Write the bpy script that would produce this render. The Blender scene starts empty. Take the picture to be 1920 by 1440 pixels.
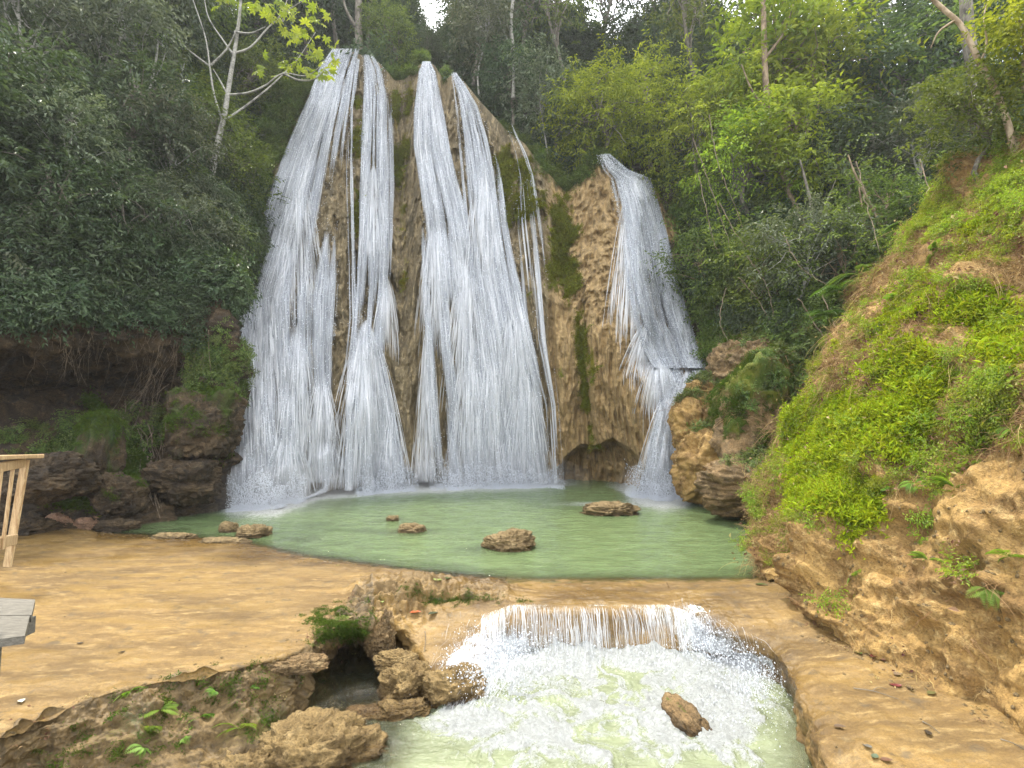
import bpy, math, random
import numpy as np
from mathutils import Vector, Euler
from mathutils.bvhtree import BVHTree

SC = bpy.context.scene
COL = SC.collection
RNG = np.random.default_rng(7)

# ------------------------------------------------------------------ camera model
W, H, FOC = 1920., 1440., 960.
PITCH = math.atan(70. / FOC)
CAM = np.array([0., 0., 3.])
CP, SP = math.cos(PITCH), math.sin(PITCH)

def ray(px, py):
    a = (np.asarray(px, float) - W / 2) / FOC
    b = (H / 2 - np.asarray(py, float)) / FOC
    a, b = np.broadcast_arrays(a, b)
    return np.stack([a, CP - b * SP, SP + b * CP], -1)

def atY(px, py, Y):
    d = ray(px, py)
    t = np.asarray(Y, float) / d[..., 1]
    return CAM + d * t[..., None]

def atZ(px, py, z):
    d = ray(px, py)
    t = (np.asarray(z, float) - CAM[2]) / d[..., 2]
    return CAM + d * t[..., None]

def to_px(P):
    q = np.asarray(P, float) - CAM
    f = q[..., 1] * CP + q[..., 2] * SP
    u = -q[..., 1] * SP + q[..., 2] * CP
    return W / 2 + FOC * q[..., 0] / f, H / 2 - FOC * u / f

# ------------------------------------------------------------------ noise
def _hash(ix, iy, iz, seed):
    h = (ix.astype(np.uint32) * np.uint32(374761393) + iy.astype(np.uint32) * np.uint32(668265263)
         + iz.astype(np.uint32) * np.uint32(2147483647) + np.uint32((seed * 974711 + 12345) & 0xffffffff))
    h = (h ^ (h >> np.uint32(13))) * np.uint32(1274126177)
    h = (h ^ (h >> np.uint32(16))) * np.uint32(2246822519)
    h = h ^ (h >> np.uint32(15))
    return h.astype(np.float64) / 4294967295.0

def vnoise(P, seed=0):
    P = np.asarray(P, float)
    i = np.floor(P).astype(np.int64)
    f = P - i
    u = f * f * f * (f * (f * 6 - 15) + 10)
    x, y, z = i[..., 0], i[..., 1], i[..., 2]
    r = 0
    for dx in (0, 1):
        wx = u[..., 0] if dx else 1 - u[..., 0]
        for dy in (0, 1):
            wy = u[..., 1] if dy else 1 - u[..., 1]
            for dz in (0, 1):
                wz = u[..., 2] if dz else 1 - u[..., 2]
                r = r + wx * wy * wz * _hash(x + dx, y + dy, z + dz, seed)
    return r * 2 - 1

def fbm(P, s=(1, 1, 1), oct=4, seed=0, gain=.5):
    if np.isscalar(s): s = (s, s, s)
    Q = np.asarray(P, float) * np.array(s)
    a, t, r = 1., 0., 0.
    for k in range(oct):
        r = r + a * vnoise(Q + 17.3 * k, seed + k * 31)
        t += a; a *= gain; Q = Q * 2.03
    return r / t * 1.5

def ridged(P, s=1, oct=4, seed=0, gain=.55):
    if np.isscalar(s): s = (s, s, s)
    Q = np.asarray(P, float) * np.array(s)
    a, t, r = 1., 0., 0.
    for k in range(oct):
        r = r + a * (1 - np.abs(vnoise(Q + 11.7 * k, seed + k * 31)) * 2)
        t += a; a *= gain; Q = Q * 2.1
    return r / t

def cells(P, s, seed=0):
    """rounded-lump field: 1 - distance to nearest jittered cell point"""
    Q = np.asarray(P, float) * s
    i = np.floor(Q).astype(np.int64)
    best = np.full(Q.shape[:-1], 9.)
    for dx in (-1, 0, 1):
        for dy in (-1, 0, 1):
            for dz in (-1, 0, 1):
                c = i + np.array([dx, dy, dz])
                j = np.stack([_hash(c[..., 0], c[..., 1], c[..., 2], seed + k) for k in (1, 2, 3)], -1)
                d = np.linalg.norm(c + j - Q, axis=-1)
                best = np.minimum(best, d)
    return 1 - best

def sstep(a, b, x):
    t = np.clip((np.asarray(x, float) - a) / (b - a), 0, 1)
    return t * t * (3 - 2 * t)

# ------------------------------------------------------------------ objects
def mk(name, V, F, mat=None, parent=None, smooth=True, attrs=None, link=True):
    V = np.ascontiguousarray(np.asarray(V, np.float32).reshape(-1, 3))
    if isinstance(F, np.ndarray): F = [F]
    F = [np.asarray(f, np.int32) for f in F if len(f)]
    me = bpy.data.meshes.new(name)
    me.vertices.add(len(V)); me.vertices.foreach_set('co', V.ravel())
    nl = sum(f.size for f in F); npoly = sum(len(f) for f in F)
    me.loops.add(nl); me.loops.foreach_set('vertex_index', np.concatenate([f.ravel() for f in F]))
    tot = np.concatenate([np.full(len(f), f.shape[1], np.int32) for f in F])
    st = np.concatenate([[0], np.cumsum(tot)[:-1]]).astype(np.int32)
    me.polygons.add(npoly)
    me.polygons.foreach_set('loop_start', st)
    me.polygons.foreach_set('loop_total', tot)
    me.polygons.foreach_set('use_smooth', np.full(npoly, bool(smooth)))
    me.update(calc_edges=True); me.validate()
    for k, a in (attrs or {}).items():
        at = me.attributes.new(k, 'FLOAT', 'POINT')
        at.data.foreach_set('value', np.ascontiguousarray(np.asarray(a, np.float32).ravel()))
    if mat: me.materials.append(mat)
    o = bpy.data.objects.new(name, me)
    if link: COL.objects.link(o)
    if parent: o.parent = parent
    return o

def outward(o):
    import bmesh
    b = bmesh.new(); b.from_mesh(o.data); bmesh.ops.recalc_face_normals(b, faces=b.faces[:]); b.to_mesh(o.data); b.free()

def tag(o, label=None, cat=None, group=None, kind=None):
    if label: o['label'] = label
    if cat: o['category'] = cat
    if group: o['group'] = group
    if kind: o['kind'] = kind
    return o

def empty(name, loc=(0, 0, 0), rz=0., sc=1.):
    o = bpy.data.objects.new(name, None); COL.objects.link(o)
    o.location = loc; o.rotation_euler = (0, 0, rz)
    o.scale = (sc,) * 3 if np.isscalar(sc) else sc
    o.empty_display_size = .2
    return o

def copy_tree(src, loc, rz=0., sc=1., tilt=(0, 0)):
    c = src.copy(); COL.objects.link(c)
    c.location = loc; c.rotation_euler = (tilt[0], tilt[1], rz)
    c.scale = (sc,) * 3 if np.isscalar(sc) else sc
    for ch in src.children:
        d = ch.copy(); COL.objects.link(d); d.parent = c
    return c

def grid_faces(nv, nu, closed=False):
    i = np.arange(nv - 1)[:, None]; j = np.arange(nu if closed else nu - 1)[None, :]
    a = i * nu + j; b = i * nu + (j + 1) % nu; c = (i + 1) * nu + (j + 1) % nu; d = (i + 1) * nu + j
    return np.stack([a, b, c, d], -1).reshape(-1, 4)

def crom(C, n, axis=0):
    """Catmull-Rom resample of control array along axis to n samples"""
    C = np.moveaxis(np.asarray(C, float), axis, 0)
    k = len(C)
    E = np.concatenate([2 * C[:1] - C[1:2], C, 2 * C[-1:] - C[-2:-1]], 0)
    t = np.linspace(0, k - 1 - 1e-9, n); i = t.astype(int); f = (t - i).reshape((-1,) + (1,) * (C.ndim - 1))
    p0, p1, p2, p3 = E[i], E[i + 1], E[i + 2], E[i + 3]
    r = .5 * (2 * p1 + (p2 - p0) * f + (2 * p0 - 5 * p1 + 4 * p2 - p3) * f ** 2 + (3 * p1 - p0 - 3 * p2 + p3) * f ** 3)
    return np.moveaxis(r, 0, axis)

def grid_normals(G):
    du = np.gradient(G, axis=1); dv = np.gradient(G, axis=0)
    n = np.cross(dv, du); n /= np.linalg.norm(n, axis=-1, keepdims=True) + 1e-9
    # towards the camera side on the whole
    s = np.sign(np.sum(n * (CAM - G))) or 1
    return n * s

def tube(path, rad, sides=7, cap=True):
    """tapered tube along a polyline, returns V, F"""
    P = np.asarray(path, float); n = len(P)
    rad = np.broadcast_to(np.asarray(rad, float), (n,))
    T = np.gradient(P, axis=0); T /= np.linalg.norm(T, axis=1, keepdims=True) + 1e-9
    ref = np.array([0, 0, 1.]) if abs(T[0][2]) < .9 else np.array([1., 0, 0])
    V = []
    a = np.linspace(0, 2 * math.pi, sides, endpoint=False)
    for k in range(n):
        x = np.cross(T[k], ref); x /= np.linalg.norm(x) + 1e-9; y = np.cross(T[k], x)
        ref = np.cross(x, T[k])
        V.append(P[k] + rad[k] * (np.cos(a)[:, None] * x + np.sin(a)[:, None] * y))
    V = np.concatenate(V)
    return V, grid_faces(n, sides, True)

class MB:
    def __init__(s): s.V = []; s.Q = []; s.T = []; s.n = 0; s.A = []
    def add(s, V, F, a=0.):
        V = np.asarray(V, float); F = np.asarray(F)
        if len(V) == 0: return s
        (s.Q if F.shape[1] == 4 else s.T).append(F + s.n)
        s.V.append(V); s.A.append(np.broadcast_to(np.asarray(a, float), (len(V),))); s.n += len(V)
        return s
    def tube(s, path, rad, sides=6, a=0.):
        V, F = tube(path, rad, sides); return s.add(V, F, a)
    def build(s, name, mat, parent=None, smooth=True, attr='tint', link=True):
        F = []
        if s.Q: F.append(np.concatenate(s.Q))
        if s.T: F.append(np.concatenate(s.T))
        return mk(name, np.concatenate(s.V), F, mat, parent, smooth, {attr: np.concatenate(s.A)}, link)

# ------------------------------------------------------------------ material helpers
class NT:
    def __init__(s, name, world=False):
        if world:
            s.m = bpy.data.worlds.new(name)
        else:
            s.m = bpy.data.materials.new(name)
        s.m.use_nodes = True
        s.t = s.m.node_tree; s.t.nodes.clear()
    def n(s, typ, props=None, **ins):
        k = s.t.nodes.new(typ)
        for a, b in (props or {}).items(): setattr(k, a, b)
        for a, b in ins.items():
            key = a.replace('_', ' ')
            if a[0] == 'i' and a[1:].isdigit(): sock = k.inputs[int(a[1:])]
            else: sock = k.inputs[key]
            s.put(sock, b)
        return k
    def put(s, sock, b):
        if isinstance(b, bpy.types.NodeSocket): s.t.links.new(b, sock)
        elif isinstance(b, bpy.types.Node): s.t.links.new(b.outputs[0], sock)
        else:
            if isinstance(b, (tuple, list)) and len(b) == 3 and sock.type == 'RGBA': b = (*b, 1)
            sock.default_value = b
    def math(s, op, a, b=0., c=0., clamp=False):
        k = s.n('ShaderNodeMath', {'operation': op, 'use_clamp': clamp}, i0=a, i1=b)
        if op in ('MULTIPLY_ADD', 'COMPARE', 'SMOOTH_MIN'): s.put(k.inputs[2], c)
        return k.outputs[0]
    def mix(s, f, a, b, typ='MIX'):
        k = s.n('ShaderNodeMix', {'data_type': 'RGBA', 'blend_type': typ})
        s.put(k.inputs[0], f); s.put(k.inputs[6], a); s.put(k.inputs[7], b)
        return k.outputs[2]
    def ramp(s, f, stops, interp='LINEAR'):
        k = s.n('ShaderNodeValToRGB'); s.put(k.inputs[0], f); k.color_ramp.interpolation = interp
        e = k.color_ramp.elements
        while len(e) > 1: e.remove(e[-1])
        e[0].position = stops[0][0]; c = stops[0][1]; e[0].color = (c, c, c, 1) if np.isscalar(c) else (*c, 1)
        for p, c in stops[1:]:
            x = e.new(p); x.color = (c, c, c, 1) if np.isscalar(c) else (*c, 1)
        return k.outputs[0]
    def rng(s, f, a, b, c=0., d=1.):
        return s.n('ShaderNodeMapRange', {'interpolation_type': 'SMOOTHSTEP'}, i0=f, i1=a, i2=b, i3=c, i4=d).outputs[0]
    def coord(s, scale=(1, 1, 1), kind='Object'):
        c = s.n('ShaderNodeTexCoord').outputs[kind]
        return s.n('ShaderNodeMapping', Vector=c, Scale=scale).outputs[0]
    def noise(s, vec, scale, detail=5., rough=.55, dist=0.):
        return s.n('ShaderNodeTexNoise', Vector=vec, Scale=scale, Detail=detail, Roughness=rough, Distortion=dist).outputs[0]
    def voro(s, vec, scale, feat='F1'):
        return s.n('ShaderNodeTexVoronoi', {'feature': feat}, Vector=vec, Scale=scale).outputs[0]
    def attr(s, name):
        return s.n('ShaderNodeAttribute', {'attribute_name': name}).outputs['Fac']
    def bump(s, h, strength=.5, dist=.05, normal=None):
        k = s.n('ShaderNodeBump', Height=h, Strength=strength, Distance=dist)
        if normal is not None: s.put(k.inputs['Normal'], normal)
        return k.outputs[0]
    def out(s, surf, vol=None):
        o = s.n('ShaderNodeOutputMaterial')
        if surf is not None: s.put(o.inputs[0], surf)
        if vol is not None: s.put(o.inputs[1], vol)
        return s.m

def rock_mat(name, cA, cB, cC, moss, rough=.75, scale=1., stretch=(1, 1, 1), bump=.6, mossn=.35, wet=0., gloss=.3, pit=.7, gold=None, patch=0., swirl=1., pore_=.45):
    """weathered limestone: three rock tones, moss where the 'moss' attribute says so"""
    t = NT(name)
    c = t.coord(stretch)
    c1 = t.coord((1, 1, 1))
    n1 = t.noise(c, 1.1 * scale, 6, .6, .6 * swirl); n2 = t.noise(c, 4.5 * scale, 8, .65, .4 * swirl); n3 = t.noise(c1, 26 * scale, 6, .7)
    col = t.mix(t.rng(n1, .38, .62), cA, cB)
    col = t.mix(t.rng(n2, .5, .72), col, cC)
    pits = t.rng(t.voro(c, 9 * scale), 0.0, .35, pit, 1.)
    col = t.mix(1., col, t.ramp(n3, [(.25, .62), (.6, 1.12)]), 'MULTIPLY')
    col = t.mix(1., col, pits, 'MULTIPLY')
    wv_ = t.n('ShaderNodeTexNoise', Vector=c1, Scale=5. * scale, Detail=4., Roughness=.7).outputs['Color']
    wc_ = t.n('ShaderNodeVectorMath', {'operation': 'MULTIPLY_ADD'}, i0=wv_, i1=(.35 / scale,) * 3, i2=c).outputs[0]
    pore = t.rng(t.voro(wc_, 15 * scale), .10, .42, 1 - pore_, 1.)
    crk = t.rng(t.voro(wc_, 3.2 * scale, 'DISTANCE_TO_EDGE'), 0., .055, 1 - pore_ * .8, 1.)
    col = t.mix(1., col, t.math('MULTIPLY', pore, crk), 'MULTIPLY')
    if patch:
        pn = t.noise(t.coord((.6, 1.5, 1)), .55, 6, .6, 1.)
        col = t.mix(1., col, t.ramp(pn, [(.3, 1 - patch), (.7, 1 + patch * .6)]), 'MULTIPLY')
        gr = t.noise(c1, 95, 2, .5)
        col = t.mix(1., col, t.ramp(gr, [(.3, .78), (.7, 1.14)]), 'MULTIPLY')
    if gold:
        g_ = t.attr('gold')
        gc = t.mix(t.rng(n2, .40, .62), gold, tuple(x * .55 for x in gold))
        gc = t.mix(1., gc, t.ramp(n3, [(.28, .5), (.62, 1.18)]), 'MULTIPLY')
        col = t.mix(t.rng(t.math('ADD', g_, t.math('MULTIPLY', t.math('SUBTRACT', n1, .5), .8)), .3, .7), col, gc)
        # dark mineral streaks running down
        ds = t.noise(t.coord((1, 1, .05)), 3.2, 5, .65)
        col = t.mix(t.rng(ds, .56, .68, 0., .6), col, (.07, .055, .035))
    wt_ = t.attr('wet')
    col = t.mix(wt_, col, t.mix(1., col, (.50, .47, .42), 'MULTIPLY'))
    m = t.attr('moss')
    mm = t.rng(t.math('ADD', m, t.math('MULTIPLY', t.math('SUBTRACT', n3, .5), mossn * 2)), .42, .58)
    n4 = t.noise(c1, 60 * scale, 3, .6)
    mcol = t.mix(t.rng(n4, .35, .65), tuple(x * .45 for x in moss), moss)
    mcol = t.mix(t.rng(n1, .4, .6), mcol, tuple(np.array(moss) * np.array([1.35, .95, .9])))
    col = t.mix(mm, col, mcol)
    h = t.math('ADD', t.math('MULTIPLY', n2, .9), t.math('MULTIPLY', n3, .45))
    h = t.math('ADD', h, t.math('MULTIPLY', n4, .12))
    h = t.math('ADD', h, t.math('MULTIPLY', t.math('MULTIPLY', pore, crk), .35))
    nb = t.bump(h, bump, .12 / scale)
    if wet:
        rr = t.rng(n1, .35, .65, rough - wet, rough)
    else:
        rr = rough
    rr = t.math('MULTIPLY', rr, t.math('MULTIPLY_ADD', wt_, -.62, 1.))
    b = t.n('ShaderNodeBsdfPrincipled', Base_Color=col, Roughness=rr, Normal=nb)
    b.inputs['Specular IOR Level'].default_value = gloss
    return t.out(b)

def leaf_mat(name, c0, c1, trans=.35, rough=.45, var=.12, spec=.4):
    t = NT(name)
    a = t.attr('tint')
    r = t.n('ShaderNodeObjectInfo').outputs['Random']
    col = t.mix(a, c0, c1)
    h = t.n('ShaderNodeHueSaturation', Hue=t.math('MULTIPLY_ADD', r, var * .35, .5 - var * .17), Saturation=1., Value=t.math('MULTIPLY_ADD', r, var * 3, 1 - var * 1.5), Color=col).outputs[0]
    p = t.n('ShaderNodeBsdfPrincipled', Base_Color=h, Roughness=rough)
    p.inputs['Specular IOR Level'].default_value = spec
    tr = t.n('ShaderNodeBsdfTranslucent', Color=t.mix(1., h, (1.25, 1.25, .55), 'MULTIPLY'))
    return t.out(t.n('ShaderNodeMixShader', i0=trans, i1=p, i2=tr))

def bark_mat(name, c0, c1, bands=False):
    t = NT(name)
    c = t.coord((1, 1, .35 if not bands else 3.))
    n = t.noise(c, 9, 6, .65); n2 = t.noise(t.coord(), 2.2, 4)
    col = t.mix(t.rng(n, .38, .62), c0, c1)
    col = t.mix(t.rng(n2, .5, .7), col, tuple(x * .5 for x in c0))
    p = t.n('ShaderNodeBsdfPrincipled', Base_Color=col, Roughness=.85, Normal=t.bump(n, .5, .03))
    return t.out(p)

def plain_mat(name, col, rough=.6, spec=.3):
    t = NT(name)
    n = t.noise(t.coord(), 14, 5)
    c = t.mix(t.rng(n, .3, .7), tuple(x * .7 for x in col), col)
    p = t.n('ShaderNodeBsdfPrincipled', Base_Color=c, Roughness=rough)
    p.inputs['Specular IOR Level'].default_value = spec
    return t.out(p)
# ================================================================== materials
M = {}
M['cliff'] = rock_mat('travertine', (.27, .21, .115), (.13, .105, .06), (.48, .38, .22), (.19, .20, .022), stretch=(1, 1, .22), bump=.9, wet=.25, scale=1.1, gold=(.46, .32, .15))
M['ledge'] = rock_mat('smooth_travertine', (.245, .155, .052), (.15, .092, .032), (.33, .225, .09), (.075, .085, .022), rough=.78, stretch=(.5, 1.6, 1), bump=.32, scale=1.6, wet=.38, gloss=.32, pit=.85, patch=.26, swirl=.1, pore_=.10, gold=(.17, .115, .05))
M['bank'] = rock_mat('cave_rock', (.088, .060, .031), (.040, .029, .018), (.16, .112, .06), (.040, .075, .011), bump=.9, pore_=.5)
M['outcrop'] = rock_mat('tan_outcrop', (.27, .175, .08), (.14, .095, .045), (.38, .27, .135), (.10, .16, .018), bump=.9, scale=1.3)
M['soil'] = rock_mat('leafy_soil', (.075, .055, .032), (.04, .035, .02), (.12, .085, .05), (.045, .07, .015), bump=.8)
M['mound'] = rock_mat('ochre_earth', (.42, .265, .09), (.22, .13, .045), (.54, .38, .16), (.22, .28, .015), bump=.8, scale=1.4, pore_=.28)
M['river'] = rock_mat('river_rock', (.27, .185, .075), (.16, .105, .042), (.36, .26, .12), (.10, .12, .02), bump=.9, scale=1.6, pore_=.35)
M['boulder'] = rock_mat('pale_limestone', (.28, .20, .095), (.16, .11, .05), (.40, .30, .155), (.10, .13, .02), bump=.9, scale=2.)
M['pink'] = rock_mat('pinkish_limestone', (.42, .25, .16), (.26, .16, .10), (.5, .34, .24), (.1, .13, .02), bump=.9, scale=2.)

TER = []        # (V, F) kept for pixel ray casting
def terrain(name, G, mat, moss=None, keep=True, label=None, cat=None, kind='structure', parent=None):
    nv, nu = G.shape[:2]
    F = grid_faces(nv, nu)
    o = mk(name, G.reshape(-1, 3), F, mat, parent, True, {'moss': (moss if moss is not None else np.zeros((nv, nu))).ravel()})
    if kind: o['kind'] = kind
    if label: o['label'] = label
    if cat: o['category'] = cat
    if keep: TER.append((name, G.reshape(-1, 3), F))
    return o

# ================================================================== travertine cliff
NU, NV = 620, 460
PXc = np.linspace(385, 1420, NU)
def ip(x, xs, ys): return np.interp(x, xs, ys)
def sip(x, xs, ys, s=14):
    r = 0; o = np.linspace(-s, s, 7)
    for d in o: r = r + np.interp(x + d, xs, ys)
    return r / len(o)
RX = [385, 430, 480, 530, 575, 605, 625, 650, 680, 700, 725, 740, 760, 785, 800, 815, 832, 850, 868, 900, 930, 950, 985, 1005, 1040, 1062, 1085, 1110, 1140, 1180, 1225, 1260, 1300, 1420]
RY = [470, 430, 360, 250, 185, 120, 98, 92, 104, 112, 132, 152, 148, 122, 116, 122, 150, 140, 150, 190, 222, 245, 270, 300, 338, 362, 338, 312, 292, 332, 345, 372, 430, 560]
ridge = sip(PXc, RX, RY, 4)
BX = [385, 430, 520, 600, 700, 780, 900, 1050, 1150, 1190, 1240, 1290, 1340, 1420]
BD = [18.0, 18.3, 18.7, 21.2, 22.7, 23.5, 24.6, 25.2, 24.6, 21.9, 20.6, 20.4, 20.2, 19.8]
base = sip(PXc, BX, BD, 22)
topY = sip(PXc, [385, 430, 560, 650, 800, 900, 1000, 1060, 1120, 1220, 1300, 1420], [24.5, 25.5, 27.6, 28.2, 28.2, 28, 27.4, 27.3, 27.5, 27.2, 26.4, 25.5], 20)
v = np.linspace(0, 1, NV)[:, None]
basepy = to_px(np.stack([np.zeros(NU), base, np.full(NU, -.7)], -1))[1]
PYc = ridge[None] + (basepy - ridge)[None] * v
PX2 = np.broadcast_to(PXc, PYc.shape)
w = v ** 1.15
Yc = topY[None] + (base - topY)[None] * w - 1.0 * np.sin(np.pi * np.clip(v, 0, 1)) ** 1.2
def ga(x0, y0, sx, sy, a): return a * np.exp(-((PX2 - x0) / sx) ** 2 - ((PYc - y0) / sy) ** 2)
# broad buttresses and gullies
Yc = Yc + ga(668, 760, 40, 110, -1.3) + ga(560, 700, 45, 160, -.8) + ga(475, 800, 35, 140, -.5)
Yc = Yc + ga(835, 560, 45, 200, -.7) + ga(950, 660, 60, 190, -.7) + ga(1130, 640, 75, 170, -1.6) + ga(1020, 430, 35, 120, -.6) + ga(1185, 760, 45, 90, -.9)
Yc = Yc + ga(750, 420, 26, 300, 1.0) + ga(1075, 430, 40, 110, .35) + ga(668, 300, 22, 120, -.5) + ga(832, 200, 20, 80, .5) + ga(1090, 760, 18, 120, .7)
# stepped tufa folds
Pc0 = atY(PX2, PYc, Yc)
# undercut above the water line
UX = [385, 450, 500, 560, 610, 645, 670, 700, 745, 790, 850, 900, 950, 1010, 1050, 1085, 1120, 1150, 1180, 1200, 1240, 1290, 1420]
UY = [900, 905, 880, 872, 835, 862, 870, 842, 868, 885, 892, 895, 900, 895, 866, 826, 838, 822, 835, 872, 900, 905, 905]
und = sip(PXc, UX, UY, 5)[None] + 9 * fbm(np.stack([PX2 * .05, PX2 * 0, PX2 * 0], -1), 1, 3, 5)
Yw = Yc.copy()
cut = sstep(0, 14, PYc - und)
Yc = Yc + cut * 1.7 * sip(PXc, [385, 1190, 1210, 1420], [1, 1, .15, .1], 4)[None]
# basin of the right-hand fall: the rock steps out at about py 690
stp = sstep(640, 720, PYc) * sstep(1165, 1215, PX2)
back = (1 - sstep(640, 715, PYc)) * sstep(1190, 1240, PX2) * 1.8
Yc = Yc + back; Yw = Yw + back
# displacement
P = atY(PX2, PYc, Yc)
lip = sstep(0, .05, v)
fl = fbm(P, (1.15, 1.15, .10), 4, 3); fr = ridged(P, (2.6, 2.6, .28), 4, 9)
lum = cells(P * np.array([1, 1, .26]), 1.5, 4)
dry = sstep(985, 1060, PX2)          # the dry right flank is craggier
D = .42 * fl + .34 * fr + .16 * fbm(P, (5, 5, 1.0), 4, 21) + (.22 + .12 * dry) * (lum - .5) + .12 * ridged(P, (1.6, 1.6, .8), 5, 33) + .07 * ridged(P, (6, 6, 2.2), 3, 35) + .16 * dry * ridged(P, (3.2, 3.2, .9), 4, 36)
D = D * (.35 + .65 * lip) + cut * .35 * fbm(P, 1.4, 4, 61)
curt = cut * 0
Yd = Yc - D
# hanging drapery teeth at the undercut edge
GC = atY(PX2, PYc, Yd)
Pw = atY(PX2, PYc, Yw)
YW = np.minimum.accumulate(np.where(PX2 < 1195, Yw - .30 - .42 * fl, Yd - .12), axis=0)
# moss zones
def gm(x0, y0, sx, sy, a=1.): return a * np.exp(-((PX2 - x0) / sx) ** 2 - ((PYc - y0) / sy) ** 2)
vs = fbm(P, (2.2, 2.2, .22), 4, 71)
moss = gm(668, 260, 14, 150) + gm(672, 420, 10, 60) + gm(752, 250, 26, 110) + gm(755, 430, 20, 120, .9) + gm(945, 330, 24, 110) + gm(985, 360, 22, 60) + gm(1050, 460, 20, 90, 1.1) + gm(1078, 560, 14, 60, .8) + gm(1090, 640, 12, 60, .9) + gm(1105, 720, 16, 100, .9) + gm(1070, 480, 14, 50, .8)
moss += gm(1035, 600, 40, 90, .55) + gm(1020, 380, 50, 60, .6) + gm(780, 180, 40, 40, .5) + gm(590, 200, 30, 70, .6) + gm(755, 650, 14, 160, .45) + gm(1160, 350, 30, 60, .4) + gm(1130, 830, 50, 30, .5) + gm(500, 330, 45, 90, .8)
stk = ridged(P, (1.6, 1.6, .10), 4, 91)
moss = moss * .60 + .34 * vs - .12 + .12 * fbm(P, 3.0, 3, 90) + (.42 * sstep(920, 960, PX2) * sstep(1150, 1090, PX2) + .3 * gm(700, 200, 120, 160)) * (stk - .1)
# rows turning back over the brink
bk = []
for dy, dz in ((9, -.5), (5, .15), (2.2, .1), (.9, .18), (.3, .1)):
    r = GC[0].copy(); r[:, 1] += dy; r[:, 2] += dz * (1 if dz < 0 else .6); r[:, 0] *= (1 + dy / 30)
    r = r + .25 * fbm(r, .9, 3, 8)[:, None] * np.array([0, 0, 1])
    bk.append(r)
GC2 = np.concatenate([np.array(bk), GC], 0)
moss2 = np.concatenate([np.full((5, NU), .35), moss], 0)
# right end column turned back into the hill
gold_ = sstep(975, 1080, PX2) * .9 + .25 * gm(640, 760, 40, 80) + .2 * gm(745, 600, 20, 150)
oc = terrain('cliff', GC2, M['cliff'], moss2)
ag = oc.data.attributes.new('gold', 'FLOAT', 'POINT'); ag.data.foreach_set('value', np.concatenate([np.zeros((5, NU)), gold_], 0).astype(np.float32).ravel())
oc['label'] = 'tall tan and grey travertine cliff streaked with moss behind the falls'

def surf(A, px, py, off=0.):
    """sample a cliff array (NV,NU) at pixel coordinates"""
    fu = (np.asarray(px, float) - PXc[0]) / (PXc[-1] - PXc[0]) * (NU - 1)
    fu = np.clip(fu, 0, NU - 1.001); iu = fu.astype(int); du = fu - iu
    rd = np.interp(px, PXc, ridge); bp = np.interp(px, PXc, basepy)
    fv = np.clip((np.asarray(py, float) - rd) / (bp - rd), 0, 1) * (NV - 1.001); iv = fv.astype(int); dv = fv - iv
    return ((A[iv, iu] * (1 - du) + A[iv, iu + 1] * du) * (1 - dv) + (A[iv + 1, iu] * (1 - du) + A[iv + 1, iu + 1] * du) * dv)

# ================================================================== left bank: leafy hillside over an undercut wall
def colY(lst): return np.array([atY(px, py, Y) for px, py, Y in lst])
LB = [
 #  top of hill -> crest -> overhang -> wall -> foot -> under water
 [(-700,-500,27),(-700,-200,21),(-700,80,16),(-700,330,12.5),(-700,520,11),(-700,640,11.2),(-700,720,12.6),(-700,820,13.4),(-700,930,13.2),(-700,985,13.0),(-700,1020,12.8)],
 [(-200,-420,28),(-200,-150,22),(-200,100,17.5),(-200,330,14.2),(-200,520,12.6),(-200,645,12.8),(-200,715,15.8),(-200,820,15.6),(-200,920,14.6),(-200,975,14.2),(-200,1010,14)],
 [(60,-330,29),(60,-90,23.5),(60,140,19),(60,340,16),(60,520,14.2),(60,640,14.2),(60,712,17.6),(60,810,16.9),(60,900,15.4),(60,968,14.6),(60,1010,14.2)],
 [(190,-250,29.5),(190,-40,24.5),(190,170,20.5),(190,350,17.5),(190,520,15.6),(190,640,15.6),(190,712,18.8),(190,810,17.9),(190,880,15.8),(190,970,15.1),(190,1010,14.8)],
 [(300,-170,30),(300,20,25.5),(300,200,22),(300,370,19.2),(300,520,17.4),(300,640,17),(300,725,18.9),(300,810,18.0),(300,880,17.2),(300,962,16.2),(300,1000,15.9)],
 [(375,-60,30),(375,100,26.5),(375,250,23.5),(375,390,20.8),(375,500,18.4),(375,600,17.6),(375,700,18),(375,790,17.5),(375,870,17.6),(375,950,17.6),(375,990,17.2)],
 [(425,60,30),(430,190,27.5),(430,300,25),(418,410,22),(412,500,19),(436,605,17.8),(428,700,18.2),(432,780,18.0),(428,860,18.2),(424,940,18.4),(424,980,18.4)],
 [(520,120,31),(505,230,28.6),(490,330,26.2),(455,440,23.4),(425,520,20.4),(433,620,18.8),(430,700,19.4),(433,790,19.6),(430,860,19.6),(430,940,19.6),(430,980,19.6)],
 [(600,150,33),(560,250,31),(520,360,29),(480,460,26.4),(450,540,23.2),(445,640,22),(445,720,22),(445,800,22),(445,860,22),(445,940,22),(445,980,22)],
]
LBc = np.array([colY(r) for r in LB]).transpose(1, 0, 2)
g = crom(crom(LBc, 420, 0), 360, 1)
nn = grid_normals(g)
lx, ly = to_px(g)
low = sstep(500, 640, ly)
D = .55 * fbm(g, .45, 4, 12) + low * (.45 * (cells(g, .9, 5) - .45) + .4 * ridged(g, (.7, .7, 1.5), 5, 17) + .1 * fbm(g, 4, 3, 6))
pin = sstep(0, .06, np.linspace(0, 1, 420))[:, None]
g = g + nn * (D * pin)[..., None]
def gl(x0, y0, sx, sy, a=1.): return a * np.exp(-((lx - x0) / sx) ** 2 - ((ly - y0) / sy) ** 2)
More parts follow.
